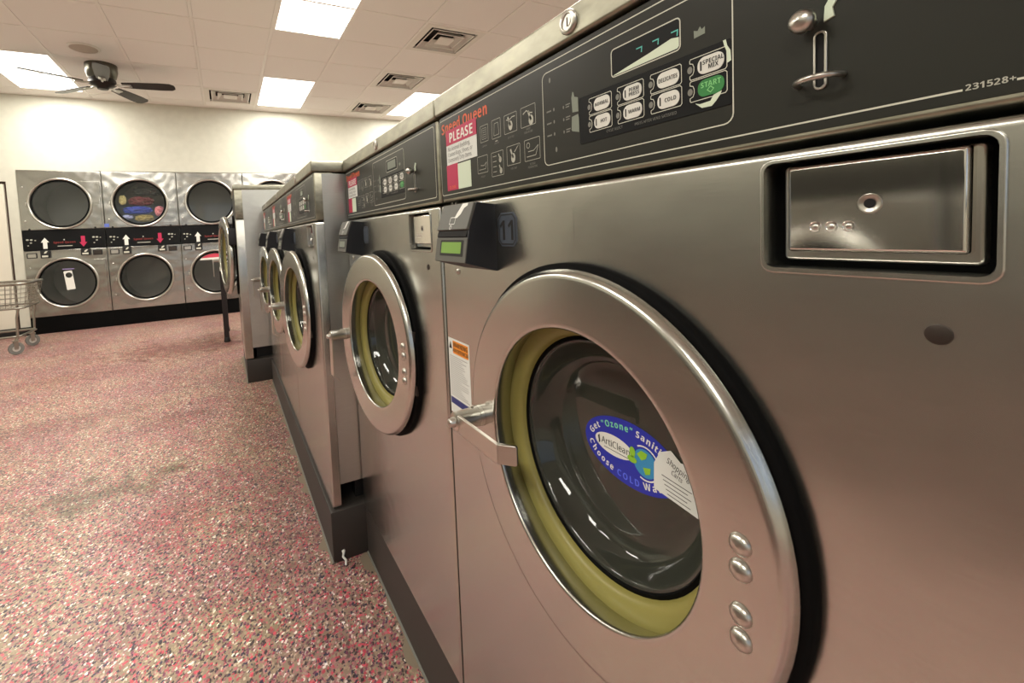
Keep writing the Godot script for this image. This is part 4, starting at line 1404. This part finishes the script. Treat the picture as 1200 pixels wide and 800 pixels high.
		var hk := obj("tag_bar", mb, mat(Color(0.55, 0.48, 0.66), 0.5), tg)
	if k == 2:
		mb = MB.new()
		mb.plate(poly([0.222, 0.790, 0.552, 0.794, 0.520, 0.815, 0.465, 0.835, 0.388, 0.846, 0.31, 0.835, 0.255, 0.812]), 0.0042, 0.0055, 0.0004, 1)  # pink plate across the glass, white plate along its lower edge
		var sg := obj("pink_shape", mb, mat(Color(0.80, 0.25, 0.34), 0.5), self)
		sg.position = at
		tag(sg, "pink shape with white lower edge across the top of a lower dryer glass", "sign")
		mb = MB.new()
		mb.plate(poly([0.200, 0.762, 0.575, 0.766, 0.552, 0.794, 0.222, 0.790]), 0.0042, 0.0055, 0.0004, 1)
		obj("white_edge", mb, M.white, sg)
	if k == 1:
		mb = MB.new()
		mb.plate(rrect(-0.008, 1.252, 0.043, 1.294, 0.003, 2), 0.0, 0.003, 0.0005, 1)
		obj("blue_sticker", mb, mat(Color(0.35, 0.42, 0.72), 0.5), t)

# ================================================================= ceiling things
func vent_cells() -> Array:
	return [Vector2i(2, 0), Vector2i(2, -2), Vector2i(2, -4), Vector2i(-1, -4)]

func build_ceiling_fittings(troffers: Array) -> void:
	for tr in troffers:
		var cx: float = tr[0] + 0.305; var cz: float = tr[1] + 0.61
		var lb: String = tr[2] if tr[2] else "lit ceiling panel over the near end of the aisle"
		var t := thing("ceiling_light", lb, "ceiling light", Vector3(cx, CEIL, cz), 0.0, "square-edged lit ceiling panels")
		var mb := MB.new()
		mb.t = Transform3D(Basis(Vector3.RIGHT, PI / 2), Vector3.ZERO)
		mb.plate(rrect(-0.293, -0.598, 0.293, 0.598, 0.0), -0.06, 0.0, 0.001, 1, [rrect(-0.277, -0.582, 0.277, 0.582, 0.0)], -0.05)
		obj("frame", mb, M.grid, t)
		mb = MB.new()
		mb.box(Vector3(-0.277, 0.006, -0.582), Vector3(0.277, 0.012, 0.582))
		obj("diffuser", mb, M.lamp_face if M.has("lamp_face") else lamp_face(), t)
		var a := AreaLight3D.new()
		a.name = "troffer_light"
		a.area_size = Vector2(0.55, 1.16)
		a.light_color = Color(1.0, 0.98, 0.935)
		a.light_energy = 3.0
		a.shadow_enabled = true
		a.area_range = 14.0
		a.rotation.x = -PI / 2
		a.position = Vector3(0, 0.002, 0)
		t.add_child(a)
	var names := ["square air vent nearest washer 11 in the line of three vents", "square air vent in the middle of the line of three vents", "square air vent by the back wall at the end of the line of three", "square air vent by the back wall between the fan and a lit panel"]
	var k := 0
	for vc in vent_cells():
		var at := Vector3(0.48 + 0.61 * vc.x + 0.305, CEIL, -4.24 + 0.61 * vc.y + 0.305)
		var t := thing("air_vent", names[k], "vent", at, 0.0, "square ceiling air vents")
		k += 1
		var mb := MB.new()
		mb.t = Transform3D(Basis(Vector3.RIGHT, PI / 2), Vector3.ZERO)
		mb.plate(rrect(-0.293, -0.293, 0.293, 0.293, 0.0), -0.02, 0.002, 0.001, 1, [rrect(-0.235, -0.235, 0.235, 0.235, 0.0)], -0.02)
		obj("flange", mb, M.vent, t)
		mb = MB.new()
		mb.box(Vector3(-0.29, 0.10, -0.29), Vector3(0.29, 0.11, 0.29))
		for e in [[-0.24, -0.235, -0.24, 0.24], [0.235, 0.24, -0.24, 0.24], [-0.24, 0.24, -0.24, -0.235], [-0.24, 0.24, 0.235, 0.24]]:
			mb.box(Vector3(e[0], 0.02, e[2]), Vector3(e[1], 0.10, e[3]))
		obj("throat", mb, M.cavity, t)
		for r in [[0.215, 0.165], [0.145, 0.095]]:
			mb = MB.new()
			# sloping louvre ring: wide at the bottom, narrow above
			for q in 4:
				mb.t = Transform3D(Basis(Vector3.UP, PI / 2 * q), Vector3.ZERO)
				var o: float = r[0]; var i: float = r[1]
				mb.quad(Vector3(-o, -0.004, o), Vector3(o, -0.004, o), Vector3(i, 0.045, i), Vector3(-i, 0.045, i))
				mb.quad(Vector3(-o, -0.002, o), Vector3(o, -0.002, o), Vector3(i, 0.047, i), Vector3(-i, 0.047, i))
				mb.quad(Vector3(-o, -0.004, o), Vector3(o, -0.004, o), Vector3(o - 0.012, -0.004, o - 0.012), Vector3(-o + 0.012, -0.004, o - 0.012))
			obj("louvre", mb, M.vent, t)
		mb = MB.new()
		mb.t = Transform3D(Basis(Vector3.RIGHT, PI / 2), Vector3.ZERO)
		mb.plate(rrect(-0.075, -0.075, 0.075, 0.075, 0.004, 2), -0.006, 0.004, 0.002, 2)
		obj("core", mb, M.vent, t)
	# round ceiling loudspeaker
	var sp := thing("ceiling_speaker", "round flat ceiling loudspeaker grille beside the ceiling fan", "speaker", Vector3(-1.037, CEIL, -5.183))
	var s := MB.new()
	s.t = Transform3D(Basis(Vector3.RIGHT, PI / 2), Vector3.ZERO)
	s.lathe([Vector2(0.125, -0.006), Vector2(0.125, 0.004), Vector2(0.118, 0.009), Vector2(0.105, 0.010)], 40)
	obj("rim", s, M.vent, sp)
	s = MB.new()
	s.t = Transform3D(Basis(Vector3.RIGHT, PI / 2), Vector3.ZERO)
	s.lathe([Vector2(0.108, 0.008), Vector2(0.06, 0.012), Vector2(0.0, 0.013)], 40)
	obj("grille", s, M.speaker, sp)

func lamp_face() -> StandardMaterial3D:
	M.lamp_face = glow(Color(1.0, 0.985, 0.95), 3.2)
	return M.lamp_face

func build_fan() -> void:
	var t := thing("ceiling_fan", "flush-mounted ceiling fan with dark wood blades", "fan", Vector3(-1.0, CEIL, -5.63))
	var mb := MB.new()
	mb.t = Transform3D(Basis(Vector3.RIGHT, PI / 2), Vector3.ZERO)
	mb.lathe([Vector2(0.135, -0.002), Vector2(0.135, 0.06), Vector2(0.12, 0.12), Vector2(0.10, 0.135)], 40)
	obj("canopy", mb, M.fan_metal, t)
	mb = MB.new()
	mb.t = Transform3D(Basis(Vector3.RIGHT, PI / 2), Vector3.ZERO)
	mb.lathe([Vector2(0.10, 0.130), Vector2(0.115, 0.145), Vector2(0.118, 0.185), Vector2(0.09, 0.205), Vector2(0.055, 0.215), Vector2(0.045, 0.235), Vector2(0.0, 0.24)], 40)
	obj("motor", mb, M.fan_dark, t)
	for k in 5:
		var a := deg_to_rad(8.0 - 72.0 * k)
		var b := Basis(Vector3.UP, -a)
		mb = MB.new()
		mb.t = Transform3D(b, Vector3(0, -0.185, 0))
		mb.t = mb.t * Transform3D(Basis(Vector3.RIGHT, deg_to_rad(-12.0)) * Basis(Vector3.RIGHT, -PI / 2), Vector3.ZERO)
		mb.plate(poly([0.17, -0.045, 0.30, -0.058, 0.50, -0.066, 0.60, -0.062, 0.635, -0.035, 0.64, 0.0, 0.635, 0.035, 0.60, 0.062, 0.50, 0.066, 0.30, 0.058, 0.17, 0.045]), -0.004, 0.004, 0.002, 2, [], -1e9, true)
		var bl := obj("blade", mb, M.fan_wood, t)
		mb = MB.new()
		mb.t = Transform3D(b, Vector3(0, -0.185, 0))
		mb.tube([Vector3(0.09, 0.005, 0), Vector3(0.15, -0.012, 0), Vector3(0.23, -0.012, 0)], 0.011, 8)
		mb.t = mb.t * Transform3D(Basis(Vector3.RIGHT, deg_to_rad(-12.0)) * Basis(Vector3.RIGHT, -PI / 2), Vector3.ZERO)
		mb.plate(rrect(0.17, -0.03, 0.25, 0.03, 0.012, 4), -0.009, -0.004, 0.001, 1, [], -1e9, true)
		obj("blade_iron", mb, M.satin, bl)

# ================================================================= small things
func build_cart() -> void:
	var t := thing("laundry_cart", "chrome wire laundry cart on casters in front of the white service door", "cart", Vector3(-2.14, 0, -5.98))
	var hx := 0.36; var hz := 0.26
	var rim := func(y: float, sx: float, sz: float) -> Array:
		var p := []
		for q in rrect(-sx, -sz, sx, sz, 0.06, 5): p.append(Vector3(q.x, y, q.y))
		return p
	var mb := MB.new()
	mb.tube(rim.call(0.690, hx, hz), 0.0125, 10, true)
	obj("rim", mb, M.wire, t)
	var wires := MB.new()
	for y in [0.645, 0.60, 0.555, 0.51]:
		var narrow: float = 0.90 + (y - 0.45) * 0.4167   # the basket tapers downwards
		wires.tube(rim.call(y, hx * narrow, hz * narrow), 0.0028, 5, true)
	for i in 15:
		var u := -hx + 0.05 + (2 * hx - 0.1) * i / 14.0
		for sz in [-1.0, 1.0]: wires.tube([Vector3(u, 0.69, hz * sz), Vector3(u * 0.9, 0.455, hz * 0.9 * sz)], 0.0026, 5)
		wires.tube([Vector3(u * 0.9, 0.455, -hz * 0.9), Vector3(u * 0.9, 0.455, hz * 0.9)], 0.0026, 5)
	for i in 11:
		var u := -hz + 0.05 + (2 * hz - 0.1) * i / 10.0
		for sx in [-1.0, 1.0]: wires.tube([Vector3(hx * sx, 0.69, u), Vector3(hx * 0.9 * sx, 0.455, u * 0.9)], 0.0026, 5)
	obj("wire_basket", wires, M.wire, t)
	mb = MB.new()
	mb.tube(rim.call(0.450, hx * 0.9, hz * 0.9), 0.009, 8, true)
	obj("bottom_rim", mb, M.wire, t)
	mb = MB.new()
	mb.tube(rim.call(0.175, hx * 0.78, hz * 0.85), 0.011, 8, true)
	obj("base_frame", mb, M.wire, t)
	for sx in [-1.0, 1.0]:
		for sz in [-1.0, 1.0]:
			mb = MB.new()
			mb.tube([Vector3(hx * 0.80 * sx, 0.455, hz * 0.86 * sz), Vector3(hx * 0.74 * sx, 0.36, hz * 0.84 * sz), Vector3(hx * 0.72 * sx, 0.175, hz * 0.82 * sz)], 0.011, 8)
			obj("leg", mb, M.wire, t)
			var c := holder("caster", t)
			c.position = Vector3(hx * 0.66 * sx, 0, hz * 0.80 * sz)
			mb = MB.new()
			mb.t = Transform3D(Basis(Vector3.UP, 0.5), Vector3(0, 0.060, 0)) 
			mb.lathe([Vector2(0.030, -0.013), Vector2(0.057, -0.013), Vector2(0.060, -0.007), Vector2(0.060, 0.007), Vector2(0.057, 0.013), Vector2(0.030, 0.013)], 28)
			obj("tyre", mb, M.tyre, c)
			mb = MB.new()
			mb.t = Transform3D(Basis(Vector3.UP, 0.5), Vector3(0, 0.060, 0))
			mb.lathe([Vector2(0.0, -0.011), Vector2(0.045, -0.011), Vector2(0.045, 0.011), Vector2(0.014, 0.012), Vector2(0.010, 0.020), Vector2(0.0, 0.020)], 24)
			obj("hub", mb, M.hub, c)
			mb = MB.new()
			mb.t = Transform3D(Basis(Vector3.UP, 0.5), Vector3(0, 0, 0))
			mb.box(Vector3(-0.016, 0.055, 0.018), Vector3(0.016, 0.135, 0.021))
			mb.box(Vector3(-0.016, 0.055, -0.021), Vector3(0.016, 0.135, -0.018))
			mb.box(Vector3(-0.025, 0.128, -0.022), Vector3(0.025, 0.136, 0.022))
			mb.tube([Vector3(0, 0.13, 0), Vector3(hx * 0.06 * sx, 0.175, hz * 0.02 * sz)], 0.012, 8)
			obj("fork", mb, M.wire, c)

func build_table() -> void:
	var t := thing("folding_table", "laundry table with dark legs standing beyond the tall end washer", "table", Vector3(-0.055, 0, -5.0))
	var mb := MB.new()
	mb.t = Transform3D(Basis(Vector3.RIGHT, -PI / 2), Vector3(0, 0.715, 0))
	mb.plate(rrect(-0.02, -0.02, 1.45, 0.62, 0.02, 4), 0.0, 0.030, 0.004, 2, [], -1e9, true)
	obj("tabletop", mb, M.tabletop, t)
	for x in [0.0, 1.40]:
		for z in [0.0, -0.58]:
			mb = MB.new()
			mb.box(Vector3(x - 0.023, 0.05, z - 0.023), Vector3(x + 0.023, 0.715, z + 0.023))
			var l := obj("leg", mb, M.leg, t)
			mb = MB.new()
			mb.t = Transform3D(Basis(Vector3.RIGHT, -PI / 2), Vector3(x, 0, z))
			mb.lathe([Vector2(0.0, 0.0), Vector2(0.028, 0.0), Vector2(0.030, 0.012), Vector2(0.026, 0.045), Vector2(0.018, 0.06)], 16)
			obj("foot", mb, M.black, l)
	mb = MB.new()
	mb.box(Vector3(0.018, 0.66, -0.58), Vector3(1.382, 0.70, -0.56))
	mb.box(Vector3(0.018, 0.66, -0.02), Vector3(1.382, 0.70, 0.0))
	obj("apron", mb, M.leg, t)

func build_litter() -> void:
	var mb := MB.new()
	mb.tube([Vector3(0, 0.004, 0), Vector3(0.004, 0.012, -0.010), Vector3(-0.003, 0.020, -0.018), Vector3(0.002, 0.028, -0.026)], 0.0036, 8)
	mb.tube([Vector3(0.002, 0.028, -0.026), Vector3(0.000, 0.034, -0.030)], 0.0055, 8)
	var o := obj("plastic_scrap", mb, M.white)
	o.position = Vector3(0.262, 0, -1.345)
	tag(o, "small twisted white plastic scrap on the floor against the plinth corner", "litter")
